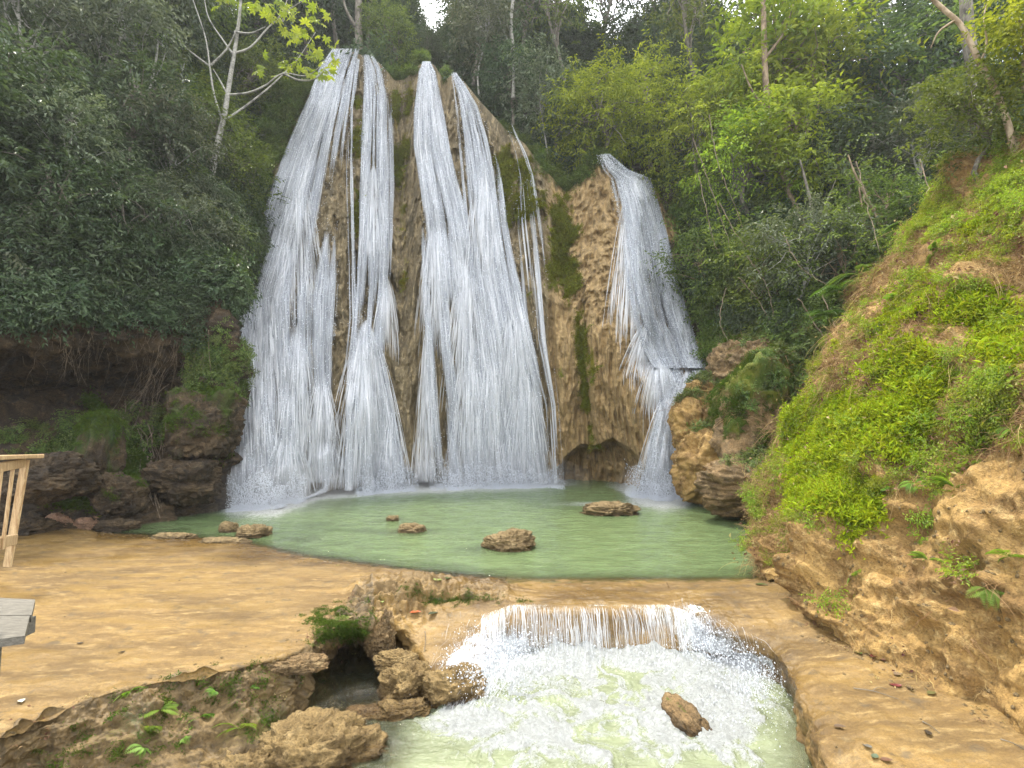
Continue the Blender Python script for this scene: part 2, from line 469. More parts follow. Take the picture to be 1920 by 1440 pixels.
lm = gl(120, 862, 30, 26, 1.2) + gl(190, 860, 26, 75, 1.2) + gl(140, 930, 60, 26, 1.1) + gl(250, 870, 30, 50, .7) + gl(395, 745, 30, 20, .8) + gl(390, 845, 45, 22, .9) + gl(230, 910, 30, 30, .6) + gl(175, 780, 40, 30, .5)
lm += sstep(520, 420, ly) * .4 + gl(400, 540, 40, 60, .25) + .28 * fbm(g, 1.2, 3, 44) - .1
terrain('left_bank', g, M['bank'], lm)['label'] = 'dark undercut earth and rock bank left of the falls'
GL = g; LLX, LLY = lx, ly

# ================================================================== right hillside behind the mossy mound
RB = [
 [(1180,60,38),(1180,180,34),(1180,240,32.6),(1180,300,31.4),(1195,420,30.2),(1215,540,29),(1230,640,28),(1240,720,27),(1250,800,26)],
 [(1290,20,37),(1285,150,32.4),(1280,230,30),(1282,320,28.2),(1300,430,26.6),(1318,560,25.0),(1335,660,23.6),(1345,740,22.6),(1350,830,22)],
 [(1390,80,36),(1380,190,31),(1380,270,28),(1380,360,25.5),(1380,460,23.5),(1390,560,21.8),(1400,640,20.6),(1410,720,19.8),(1420,830,19.4)],
 [(1510,120,35),(1500,220,29.5),(1500,300,26.4),(1500,380,23.6),(1500,470,21.4),(1500,560,19.6),(1500,640,18.2),(1500,730,17.2),(1500,860,17)],
 [(1650,150,33),(1640,240,28),(1640,310,25),(1640,380,22),(1640,460,19.6),(1640,540,17.8),(1640,620,16.4),(1640,720,15.6),(1640,860,15.6)],
 [(1800,160,31),(1790,240,26),(1790,300,23),(1790,360,20),(1790,430,17.8),(1790,500,16),(1790,580,15),(1790,700,14.6),(1790,860,14.6)],
 [(2000,120,29),(2000,200,24),(2000,250,21),(2000,310,18),(2000,370,15.8),(2000,440,14.4),(2000,520,13.6),(2000,660,13.4),(2000,860,13.4)],
 [(2600,-50,28),(2600,50,22),(2600,110,19),(2600,180,16),(2600,260,14),(2600,350,12.6),(2600,460,12),(2600,660,12),(2600,860,12)],
]
RBc = np.array([colY(r) for r in RB]).transpose(1, 0, 2)
g = crom(crom(RBc, 260, 0), 320, 1)
nn = grid_normals(g)
g = g + nn * (.6 * fbm(g, .45, 5, 15) + .15 * ridged(g, 1.6, 4, 3))[..., None]
rx_, ry_ = to_px(g)
terrain('right_hillside', g, M['soil'], .35 + .3 * fbm(g, .8, 3, 2))['label'] = 'steep shaded forest slope right of the falls'
GR = g

# ================================================================== mossy mound (near right)
sil = [(1437,1058,10.1),(1456,955,11),(1484,862,11.8),(1540,742,12.4),(1600,618,12.6),(1660,500,12.2),(1740,402,11.6),(1840,318,10.6),(1960,240,9.6),(2250,90,8.2)]
bas = [(1437,1078,.0),(1478,1100,.06),(1505,1150,.06),(1560,1188,.0),(1620,1215,-.04),(1700,1252,-.08),(1790,1292,-.1),(1880,1330,-.12),(1990,1385,-.15),(2300,1540,-.2)]
S = np.array([atY(*p) for p in sil]); B = np.array([atZ(*p) for p in bas])
out = np.array([-.45, -.75, .48])
rows = [S + np.array([2.6, 5.5, -2.0]), S + np.array([1.1, 2.4, -.25]), S + np.array([.25, .7, 0.02]), S]
for k, (f, b) in enumerate(((.18, .38), (.38, .62), (.58, .66), (.76, .52), (.9, .30))):
    bb = b * np.linspace(.35, 1.5, len(S))[:, None]
    rows.append(S * (1 - f) + B * f + out * bb)
rows += [B, B + np.array([.05, .1, -.9])]
g = crom(crom(np.array(rows), 330, 0), 470, 1)
nn = grid_normals(g)
gx, gy = to_px(g)
foot = np.exp(-((np.linspace(0, 1, 330) - .80) / .13) ** 2)[:, None]
edgeL = sstep(1600, 1470, gx) * sstep(820, 900, gy)
crag = np.clip(foot + edgeL, 0, 1)
D = .38 * fbm(g, .8, 4, 25) + .10 * fbm(g, 3, 4, 26) + crag * (.34 * (cells(g * np.array([1, 1, 1.5]), 1.5, 8) - .5) + .28 * ridged(g, (1.2, 1.2, 2.6), 5, 27)) + (1 - crag) * .1 * ridged(g, 3.5, 4, 28)
D = D * sstep(1.0, .93, np.linspace(0, 1, 330))[:, None]
g = g + nn * D[..., None]
gx, gy = to_px(g)
def gq(x0, y0, sx, sy, a=1.): return a * np.exp(-((gx - x0) / sx) ** 2 - ((gy - y0) / sy) ** 2)
mm = (gq(1560, 830, 95, 110, 1.0) + gq(1680, 640, 80, 80, .8) + gq(1690, 810, 70, 60, 1.15) + gq(1800, 560, 110, 50, .8) + gq(1830, 430, 24, 16, 1.) + gq(1640, 1000, 60, 60, .45)
      + gq(1560, 1090, 40, 30, .7) + gq(1590, 930, 90, 50, .8) + gq(1900, 640, 60, 60, .7) + gq(1740, 1080, 50, 40, .6) + gq(1840, 1110, 60, 28, .7) + gq(1885, 1040, 40, 40, .6) + gq(1590, 1010, 30, 40, .7) + gq(1750,720,60,50,.5)
      + gq(1500, 930, 30, 40, .55) + gq(1860, 930, 60, 40, .3))
mmask = mm * .92 - .14 + .46 * fbm(g, 1.3, 4, 52)
mmask = mmask * (1 - .5 * foot)
terrain('mossy_mound', g, M['mound'], np.clip(mmask, 0, 1.3) * .75)['label'] = 'steep ochre bank covered in bright moss at the right'
GM = g; GMn = grid_normals(g); GMX, GMY = gx, gy

# ================================================================== rock floor: ledges, weir, apron, stream bed
Zp = atZ
FL = [
 [(-400,940,-.3,0),(-400,962,.05,0),(-400,985,.1,0),(-400,1150,.12,0),(-400,1400,.12,.1),(-480,1480,.1,1),(-500,1520,-.2,1),(-480,1560,-.7,.6),(-450,1900,-1.1,.5)],
 [(-60,955,-.3,0),(-60,972,.05,0),(-60,992,.1,0),(-60,1150,.12,0),(-60,1360,.1,.1),(-60,1400,.04,1),(-60,1450,-.3,1),(-40,1520,-.7,.7),(-40,1800,-1.1,.5)],
 [(90,962,-.4,0),(90,980,.04,0),(95,998,.1,0),(100,1150,.11,0),(110,1300,.1,.05),(105,1342,.05,.9),(110,1420,-.30,1),(120,1540,-.75,.7),(120,1750,-1.1,.5)],
 [(225,972,-.5,0),(225,1000,.0,.1),(220,1012,.07,0),(210,1150,.1,0),(220,1270,.1,.05),(225,1302,.05,.9),(235,1390,-.28,1),(255,1530,-.76,.7),(240,1700,-1.1,.5)],
 [(340,984,-.6,0),(335,1006,.01,.1),(330,1018,.07,0),(320,1130,.1,0),(330,1250,.1,.05),(335,1280,.04,.9),(350,1375,-.34,1),(375,1510,-.78,.7),(360,1680,-1.1,.5)],
 [(440,990,-.6,0),(432,1011,.01,.1),(425,1022,.07,0),(420,1120,.1,0),(425,1235,.1,.05),(430,1262,.04,.9),(448,1350,-.38,1),(480,1480,-.78,.7),(460,1650,-1.1,.5)],
 [(500,1002,-.6,0),(492,1022,.0,.1),(485,1034,.06,0),(480,1120,.1,0),(490,1222,.1,.05),(500,1246,.03,.9),(518,1325,-.42,1),(560,1440,-.80,.7),(540,1620,-1.1,.5)],
 [(585,1022,-.6,0),(575,1041,.0,.1),(568,1051,.05,0),(550,1115,.1,0),(560,1195,.1,.05),(580,1218,.02,.9),(598,1230,-.30,1),(600,1300,-.95,.7),(640,1600,-1.15,.5)],
 [(680,1036,-.6,0),(668,1053,0,.1),(660,1062,.06,0),(625,1105,.1,0),(612,1150,.12,.3),(626,1178,.06,1),(655,1196,-.42,1),(672,1245,-1.1,.5),(720,1580,-1.15,.4)],
 [(790,1052,-.6,0),(778,1068,0,.2),(770,1078,.13,.7),(728,1096,.2,1),(700,1128,.12,1),(706,1165,-.02,1),(728,1210,-.66,1),(748,1290,-1.0,.6),(790,1560,-1.15,.3)],
 [(880,1058,-.6,0),(868,1076,0.03,.3),(862,1086,.13,.6),(842,1106,.12,.9),(815,1132,-.02,.5),(798,1172,-.2,.25),(806,1240,-.42,.3),(830,1320,-.72,.3),(860,1560,-1.15,.3)],
 [(965,1064,-.5,0),(952,1083,.0,.2),(946,1093,.1,.5),(932,1112,.06,.7),(915,1134,-.06,.2),(898,1172,-.22,.15),(888,1240,-.44,.2),(900,1335,-.76,.2),(930,1560,-1.15,.3)],
 [(1000,1068,-.4,0),(990,1085,-.015,0),(985,1098,.025,0),(972,1118,.01,0),(960,1142,-.06,0),(950,1170,-.22,.1),(950,1205,-.46,.1),(960,1270,-.8,.2),(980,1560,-1.2,.3)],
 [(1060,1066,-.4,0),(1060,1085,-.015,0),(1060,1098,.03,0),(1058,1120,.02,0),(1055,1142,-.04,0),(1052,1172,-.26,.05),(1050,1210,-.55,.05),(1050,1250,-.85,.2),(1060,1560,-1.2,.3)],
 [(1150,1066,-.4,0),(1150,1085,-.015,0),(1150,1098,.03,0),(1150,1120,.02,0),(1150,1141,-.04,0),(1150,1174,-.28,.05),(1150,1215,-.58,.05),(1150,1250,-.85,.2),(1160,1560,-1.2,.3)],
 [(1240,1064,-.4,0),(1240,1084,-.015,0),(1242,1097,.03,0),(1248,1117,.02,0),(1256,1136,-.03,.05),(1264,1172,-.26,.1),(1272,1215,-.54,.1),(1280,1255,-.85,.2),(1300,1560,-1.2,.3)],
 [(1262,1066,-.5,0),(1258,1086,.01,.1),(1262,1094,.07,.1),(1280,1112,.06,.1),(1302,1140,.0,.15),(1325,1180,-.22,.15),(1350,1218,-.5,.1),(1360,1262,-.8,.2),(1390,1560,-1.2,.3)],
 [(1350,1064,-.5,0),(1350,1085,.01,.1),(1354,1093,.09,.05),(1375,1112,.09,.05),(1400,1148,.0,.1),(1420,1188,-.14,.1),(1432,1222,-.34,.15),(1440,1285,-.74,.2),(1460,1560,-1.2,.3)],
 [(1432,1062,-.5,0),(1434,1082,.02,.1),(1438,1092,.11,.05),(1460,1115,.1,.1),(1490,1160,.0,.1),(1500,1200,-.13,.1),(1462,1235,-.24,.3),(1472,1300,-.74,.3),(1490,1560,-1.2,.3)],
 [(1490,1062,-.2,0),(1500,1085,.1,.1),(1510,1100,.14,.1),(1540,1140,.08,.1),(1570,1190,-.04,.1),(1580,1240,-.13,.05),(1512,1320,-.24,.4),(1510,1372,-.76,.5),(1510,1600,-1.2,.3)],
 [(1560,1080,.0,0),(1570,1100,.1,.1),(1580,1120,.12,.1),(1620,1170,.06,.1),(1660,1240,-.08,.05),(1670,1320,-.16,.05),(1545,1420,-.26,.5),(1530,1460,-.8,.5),(1520,1700,-1.2,.3)],
 [(1680,1100,.0,0),(1700,1130,.1,.1),(1720,1160,.1,.1),(1760,1220,.02,.1),(1800,1300,-.1,.05),(1790,1420,-.18,.05),(1630,1560,-.28,.5),(1600,1640,-.9,.5),(1560,1900,-1.2,.3)],
 [(1850,1150,.0,0),(1880,1180,.1,.1),(1900,1220,.08,.1),(1950,1300,-.02,.1),(1980,1400,-.12,.05),(1960,1600,-.2,.05),(1800,1900,-.3,.5),(1760,2100,-1,.5),(1700,2300,-1.2,.3)],
 [(2200,1200,.0,0),(2250,1250,.1,.1),(2280,1300,.08,.1),(2300,1400,-.04,.1),(2350,1600,-.14,.05),(2350,1900,-.2,.05),(2300,2300,-.3,.5),(2200,2500,-1,.5),(2100,2700,-1.2,.3)],
]
C4 = np.array([[np.append(atZ(px, py, z), r) for px, py, z, r in c] for c in FL]).transpose(1, 0, 2)
g4 = crom(crom(C4, 430, 0), 980, 1)
g, rg = g4[..., :3], np.clip(g4[..., 3], 0, 1)
nn = grid_normals(g)
fx, fy = to_px(g)
cr = (cells(g * np.array([1, 1, 1.3]), 2.6, 14) - .5)
D = rg * (.20 * cr + .17 * ridged(g, (1.7, 1.7, 2.4), 5, 41) + .05 * fbm(g, 9, 3, 42) + .12 * fbm(g, 1.1, 3, 43) - .05)
D += (1 - rg) * (.016 * fbm(g, (1.2, 4.5, 3), 4, 45) + .008 * fbm(g, 8, 3, 46))
# knobbly tufa between the ledge and the apron
kn = np.exp(-((fx - 725) / 62) ** 2 - ((fy - 1125) / 42) ** 2) + .6 * np.exp(-((fx - 840) / 80) ** 2 - ((fy - 1098) / 14) ** 2)
D += np.clip(kn, 0, 1) * (.26 * (cells(g, 5.2, 15) - .42) + .05 * fbm(g, 14, 2, 47))
g = g + nn * D[..., None]
g[..., 2] -= .02
bankz = sstep(1240, 1300, fy + (fx - 430) * .25) * sstep(640, 560, fx)
fm = .2 * fbm(g, 2.0, 4, 48) + rg * .3 + bankz * .22 + .5 * np.exp(-((fx - 830) / 90) ** 2 - ((fy - 1118) / 8) ** 2) + sstep(1490, 1540, fx) * sstep(1600, 1520, fx) * sstep(1340, 1400, fy) * .4
fm -= .14
wet_ = np.zeros(fx.shape)
sh_ = np.interp(fx, [0, 225, 335, 432, 490, 575, 668, 778, 868, 952], [975, 1001, 1007, 1012, 1023, 1042, 1054, 1069, 1077, 1084])
wet_ += np.exp(-np.clip(fy - sh_, 0, None) / 9) * (fx < 950) * (fx > 180)
wet_ += .9 * np.exp(-((fx - 470) / 70) ** 2 - ((fy - 1040) / 16) ** 2)
for x0, y0, sx, sy, a in ((1100, 1110, 170, 34, .75), (900, 1200, 70, 70, .8), (850, 1300, 90, 50, .9), (1330, 1170, 60, 60, .85), (1430, 1230, 50, 40, .8), (1480, 1290, 26, 60, .8), (1530, 1370, 20, 60, .7), (700, 1290, 90, 40, .9)):
    wet_ += a * np.exp(-((fx - x0) / sx) ** 2 - ((fy - y0) / sy) ** 2)
wet_ += .45 * sstep(.15, .6, fbm(g, (.5, .9, 1), 4, 99)) * (rg < .3) * sstep(1400, 1000, fy) * (fx < 900)
of_ = terrain('rock_floor', g, M['ledge'], fm)
go_ = sstep(.25, .8, rg) * np.where(fx < 700, 1., .45)
ag = of_.data.attributes.new('gold', 'FLOAT', 'POINT'); ag.data.foreach_set('value', go_.astype(np.float32).ravel())
ag = of_.data.attributes.new('wet', 'FLOAT', 'POINT'); ag.data.foreach_set('value', np.clip(wet_ + .15 * fbm(g, 3, 3, 5), 0, 1).astype(np.float32).ravel())
of_['label'] = 'smooth ochre travertine ledges and weir around the pool outlet'
GF = g; ROUGH = rg; FX, FY = fx, fy

# wide ground underneath everything and out to the horizon
r_ = np.concatenate([np.linspace(0, 60, 40), np.linspace(70, 900, 20)])
a_ = np.linspace(0, 2 * math.pi, 73)
R_, A_ = np.meshgrid(r_, a_, indexing='ij')
Gd = np.stack([R_ * np.cos(A_), 12 + R_ * np.sin(A_), -2.6 + 0 * R_], -1)
Gd[..., 2] += .5 * fbm(Gd, .08, 4, 3) * sstep(0, 20, R_) + sstep(30, 90, R_) * 12 * (.6 + .4 * fbm(Gd, .02, 3, 9)) * sstep(-10, 40, Gd[..., 1])
terrain('ground', Gd, M['soil'], np.full(R_.shape, .4), keep=False)['label'] = 'broad forest ground under and around the gorge'
# back of the plateau above the falls
px_ = np.linspace(-400, 2300, 90); yy = np.linspace(0, 1, 40)
PXg, VV = np.meshgrid(px_, yy)
zz = np.interp(PXg, [-400, 200, 500, 650, 900, 1050, 1300, 1600, 2300], [15, 17, 20, 22, 19.5, 15.5, 14, 12.5, 11])
Xg = (PXg - 960) / 960 * 30
Gp = np.stack([Xg, 31 + VV * 45, zz + VV * 4 - 1.2], -1)
Gp[..., 2] += .8 * fbm(Gp, .12, 4, 19)
Gp[0, :, 2] -= 12
terrain('plateau', Gp, M['soil'], np.full(PXg.shape, .5), keep=False)['label'] = 'wooded plateau above the falls'

# ------------------------------------------------------------------ ray casting on the terrain
_V = np.concatenate([t[1] for t in TER]); _o = np.cumsum([0] + [len(t[1]) for t in TER])
_F = np.concatenate([t[2] + _o[k] for k, t in enumerate(TER)])
_own = np.concatenate([np.full(len(t[2]), k) for k, t in enumerate(TER)])
BVH = BVHTree.FromPolygons(_V.tolist(), _F.tolist())
def hit(px, py):
    d = Vector(ray(px, py)).normalized()
    p, n, i, t = BVH.ray_cast(Vector(CAM), d)
    if p is None: return None
    if n.dot(d) > 0: n = -n
    return np.array(p), np.array(n), TER[_own[i]][0]
def down(x, y, z=40.):
    p, n, i, t = BVH.ray_cast(Vector((x, y, z)), Vector((0, 0, -1)))
    return None if p is None else np.array(p)
# ================================================================== water
def water_mat(name, deep, foamc=(.74, .77, .75), rough=.08, wave=1., shallow=(.3, .2, .08)):
    t = NT(name)
    c = t.coord()
    ca = t.coord((1, 2.2, 1))
    n1 = t.noise(ca, 1.3, 5, .6, .5); n2 = t.noise(ca, 6, 5, .6, .8); n3 = t.noise(c, 24, 3, .6)
    h = t.math('ADD', t.math('MULTIPLY', n1, .8), t.math('ADD', t.math('MULTIPLY', n2, .5), t.math('MULTIPLY', n3, .12)))
    nb = t.bump(h, .5 * wave, .14)
    col = t.mix(t.rng(n1, .35, .65), tuple(x * .82 for x in deep), tuple(x * 1.12 for x in deep))
    p = t.n('ShaderNodeBsdfPrincipled', Base_Color=col, Roughness=rough, Normal=nb, IOR=1.33)
    p.inputs['Specular IOR Level'].default_value = .5
    tr = t.n('ShaderNodeBsdfTransparent', Color=(.93, .95, .80))
    gl = t.n('ShaderNodeBsdfGlossy', Color=(.9, .9, .9), Roughness=.06, Normal=nb)
    fr = t.n('ShaderNodeFresnel', IOR=1.33, Normal=nb)
    thin = t.n('ShaderNodeMixShader', i0=fr, i1=tr, i2=gl)
    body = t.n('ShaderNodeMixShader', i0=t.attr('shallow'), i1=p, i2=thin)
    fo = t.attr('foam')
    # lacy foam: warped ridges
    wv = t.n('ShaderNodeTexNoise', Vector=c, Scale=1.6, Detail=4, Roughness=.6).outputs['Color']
    warped = t.n('ShaderNodeVectorMath', {'operation': 'MULTIPLY_ADD'}, i0=wv, i1=(1.1, 1.1, 1.1), i2=c).outputs[0]
    e1 = t.noise(warped, 4.6, 8, .72, 1.4)
    lace = t.math('SUBTRACT', 1., t.math('ABSOLUTE', t.math('MULTIPLY', t.math('SUBTRACT', e1, .5), 7.)))
    e2 = t.noise(warped, 16, 6, .75, .8)
    v = t.math('ADD', fo, t.math('ADD', t.math('MULTIPLY_ADD', e2, .9, -.45), t.math('MULTIPLY_ADD', lace, .22, -.1)))
    fm = t.rng(v, .36, .74)
    fcol = t.mix(t.rng(e2, .3, .7), tuple(x * .70 for x in foamc), tuple(x * 1.2 for x in foamc))
    fb = t.n('ShaderNodeBsdfPrincipled', Base_Color=fcol, Roughness=.6, Normal=t.bump(t.math('ADD', lace, e2), .9, .10))
    return t.out(t.n('ShaderNodeMixShader', i0=fm, i1=body, i2=fb))

M['pool'] = water_mat('pool_water', (.108, .152, .066), rough=.07, wave=1.0)
M['stream'] = water_mat('churned_water', (.185, .21, .125), rough=.15, wave=1.)

def white_mat(name, col=(.9, .93, .97), trans=.45, rough=.5):
    t = NT(name)
    p = t.n('ShaderNodeBsdfPrincipled', Base_Color=col, Roughness=rough)
    p.inputs['Specular IOR Level'].default_value = .6
    tr = t.n('ShaderNodeBsdfTranslucent', Color=col)
    return t.out(t.n('ShaderNodeMixShader', i0=trans, i1=p, i2=tr))
def strand_mat(name):
    t = NT(name)
    col = t.mix(t.attr('tint'), (.46, .50, .56), (.96, .97, .99))
    p = t.n('ShaderNodeBsdfPrincipled', Base_Color=col, Roughness=.35)
    tr = t.n('ShaderNodeBsdfTranslucent', Color=col)
    w_ = t.n('ShaderNodeMixShader', i0=.5, i1=p, i2=tr)
    al = t.math('MULTIPLY_ADD', t.attr('tint'), .45, .32)
    return t.out(t.n('ShaderNodeMixShader', i0=al, i1=t.n('ShaderNodeBsdfTransparent'), i2=w_))
M['strand'] = strand_mat('falling_water')
M['drop'] = white_mat('spray_drops', (.82, .85, .90), .5)

def veil_mat(name, a=.70, col=(.80, .84, .88)):
    """thin water sheet: broken into streaks by its own along/across coordinates, soft at its edges"""
    t = NT(name)
    u, v, d = t.attr('across'), t.attr('down'), t.attr('dens')
    vec = t.n('ShaderNodeCombineXYZ', i0=u, i1=t.math('MULTIPLY', v, .16), i2=0.).outputs[0]
    vec2 = t.n('ShaderNodeCombineXYZ', i0=u, i1=t.math('MULTIPLY', v, .45), i2=3.).outputs[0]
    n1 = t.noise(vec, 1.6, 6, .62, .25); n2 = t.noise(vec, 6.5, 5, .6); n3 = t.noise(vec2, 17, 3, .7)
    s = t.math('ADD', t.math('MULTIPLY', n1, .9), t.math('ADD', t.math('MULTIPLY', n2, .55), t.math('MULTIPLY', n3, .5)))
    s = t.math('ADD', s, t.math('MULTIPLY_ADD', d, .75, -.62))
    al = t.math('MULTIPLY', t.rng(s, .70, 1.30), a)
    p = t.n('ShaderNodeBsdfPrincipled', Base_Color=col, Roughness=.35)
    tl = t.n('ShaderNodeBsdfTranslucent', Color=col)
    w_ = t.n('ShaderNodeMixShader', i0=.4, i1=p, i2=tl)
    return t.out(t.n('ShaderNodeMixShader', i0=al, i1=t.n('ShaderNodeBsdfTransparent'), i2=w_))
M['veil'] = veil_mat('water_veil')

# ------------------------------------------------------------------ pool
xs = np.linspace(-17, 13.5, 420); ys = np.concatenate([np.linspace(9.62, 14, 150), np.linspace(14.05, 29, 200)])
X, Y = np.meshgrid(xs, ys)
P = np.stack([X, Y, X * 0], -1)
wv = .012 * fbm(P, (1.4, 2.8, 1), 4, 3) + .010 * ridged(P, (2.2, 4.5, 1), 3, 6)
ppx, ppy = to_px(P)
bpx = np.array([400, 430, 520, 560, 600, 700, 780, 900, 1050, 1120, 1190, 1240, 1290, 1340])
bY = np.interp(ppx, bpx, [18.2, 18.1, 18.3, 19.4, 20.9, 22.1, 22.9, 23.9, 24.4, 24.6, 21.5, 20.3, 20.1, 22])
amp = np.interp(ppx, [380, 425, 500, 560, 620, 700, 850, 1000, 1060, 1110, 1160, 1200, 1240, 1285, 1310, 1400], [0, .8, 1.1, .9, .8, .8, .95, .9, .5, .12, .5, 1.1, 1.2, 1.1, .35, 0])
reach = np.interp(ppx, [430, 520, 600, 800, 1000, 1100, 1180, 1240, 1290], [2.0, 2.2, 1.6, 1.8, 1.9, .8, 2.2, 2.8, 2.2])
dd = bY - Y
foam = amp * np.exp(-np.clip(dd, 0, None) / reach) * 1.05
foam += .5 * np.exp(-((ppx - 1100) / 110) ** 2 - ((ppy - 944) / 7) ** 2)
foam += .05 * (fbm(P, (.5, 1.3, 1), 3, 77))
wv += .10 * np.clip(foam - .3, 0, 1) * fbm(P, 3, 3, 12)
# shallows: distance to the left shore and over the sill
shx = np.array([200, 225, 335, 432, 490, 575, 668, 778, 868, 952, 990, 1240, 1256, 1434, 1480])
shy = np.array([992, 1000, 1006, 1011, 1022, 1041, 1053, 1068, 1076, 1083, 1086, 1085, 1086, 1084, 1060])
dpy = np.interp(ppx, shx, shy) - ppy
shal = np.exp(-np.clip(dpy, 0, None) / 9) * .92
for cx, cy, sx, sy, a in ((760, 998, 60, 7, .55), (735, 975, 30, 4, .4), (935, 1030, 60, 9, .6), (560, 1012, 40, 6, .5), (700, 996, 40, 5, .4), (640, 1022, 50, 6, .25)):
    shal = np.maximum(shal, a * np.exp(-((ppx - cx) / sx) ** 2 - ((ppy - cy) / sy) ** 2))
P[..., 2] = wv - .005
o = mk('pool_water', P.reshape(-1, 3), grid_faces(*X.shape), M['pool'], None, True, {'foam': np.clip(foam, 0, 1.5).ravel(), 'shallow': np.clip(shal, 0, 1).ravel()})
tag(o, 'calm milky green pool water below the falls', kind='structure')

# ------------------------------------------------------------------ lower churned pool
xs = np.linspace(-4.2, 5, 560); ys = np.linspace(3.2, 9.2, 420)
X, Y = np.meshgrid(xs, ys)
ZL = -.70
P = np.stack([X, Y, X * 0 + ZL], -1)
ppx, ppy = to_px(P)
def gp(x0, y0, sx, sy, a=1.): return a * np.exp(-((ppx - x0) / sx) ** 2 - ((ppy - y0) / sy) ** 2)
foam = gp(1180, 1235, 240, 26, .80) + gp(1000, 1270, 110, 50, .60) + gp(1330, 1270, 90, 60, .70) + gp(1150, 1360, 300, 90, .42) + gp(900, 1350, 60, 30, .6) + gp(1370, 1370, 70, 70, .7) + gp(1150, 1330, 220, 60, .42) + gp(1000, 1400, 110, 50, .48) + gp(1200, 1420, 130, 50, .45) + gp(840, 1340, 50, 18, .5)
foam *= sstep(1560, 1500, ppx)
foam = np.clip(foam, 0, 1.05)
wx, wy = fbm(P, .9, 4, 61), fbm(P, .9, 4, 62)
Q_ = P.copy(); Q_[..., 0] += .75 * wx; Q_[..., 1] += .75 * wy
ed_ = 1 - np.abs(fbm(Q_, (1.5, 1.15, 1), 5, 63)) * 2.6            # broad curling lines
ed2 = 1 - np.abs(fbm(Q_, (4.2, 3.2, 1), 4, 64)) * 2.4             # finer threads
blot = fbm(Q_, (1.0, .7, 1), 3, 65)
foam = foam * 1.0 + (.42 * np.clip(ed_, -.6, 1) + .26 * np.clip(ed2, -.6, 1) - .30 + .16 * blot) * sstep(.0, .30, foam)
act = np.clip(foam, 0, 1)
P[..., 2] += act * (.13 * fbm(P, 1.8, 4, 9) + .10 * ridged(P, 3.6, 5, 10) - .03) + .01 * fbm(P, 4, 3, 2) + gp(1180, 1232, 220, 16, .10) 
flow = sstep(700, 830, ppx + (ppy - 1380) * .3)
shal = np.clip(1 - flow * 1.1, 0, .8) + .5 * sstep(1440, 1510, ppx) + gp(655, 1262, 60, 62, 1.)
o = mk('stream_water', P.reshape(-1, 3), grid_faces(*X.shape), M['stream'], None, True, {'foam': foam.ravel(), 'shallow': np.clip(shal, 0, .95).ravel()})
tag(o, 'churning white and pale green stream below the weir', kind='structure')

# ------------------------------------------------------------------ falls
def ribbons(paths, wid, jit=.0, rng=RNG):
    """paths (n,k,3): flat tapered ribbons facing roughly the open side; returns V,F"""
    n, k = paths.shape[:2]
    T = np.gradient(paths, axis=1); T /= np.linalg.norm(T, axis=-1, keepdims=True) + 1e-9
    ang = rng.uniform(-1.0, 1.0, n)
    side0 = np.stack([np.cos(ang), np.sin(ang), np.zeros(n)], -1)[:, None]
    side = side0 - T * np.sum(T * side0, -1, keepdims=True)
    side /= np.linalg.norm(side, axis=-1, keepdims=True) + 1e-9
    s = np.linspace(0, 1, k)
    tap = np.clip(np.sin(np.pi * np.clip(s * .94 + .03, 0, 1)) ** .6, .05, 1)[None, :, None]
    w = np.asarray(wid).reshape(n, 1, 1) * tap * .5
    V = np.stack([paths - side * w, paths + side * w], 2)          # n,k,2,3
    base = (np.arange(n) * k * 2)[:, None]; j = np.arange(k - 1)[None] * 2
    a = base + j
    F = np.stack([a, a + 1, a + 3, a + 2], -1).reshape(-1, 4)
    return V.reshape(-1, 3), F

OCT_V = np.array([[1, 0, 0], [-1, 0, 0], [0, 1, 0], [0, -1, 0], [0, 0, 1.3], [0, 0, -1.3]], float)
OCT_F = np.array([[0, 2, 4], [2, 1, 4], [1, 3, 4], [3, 0, 4], [2, 0, 5], [1, 2, 5], [3, 1, 5], [0, 3, 5]])
def drops(P, r):
    n = len(P)
    V = P[:, None] + OCT_V[None] * np.asarray(r).reshape(-1, 1, 1)
    F = (OCT_F[None] + (np.arange(n) * 6)[:, None, None]).reshape(-1, 3)
    return V.reshape(-1, 3), F

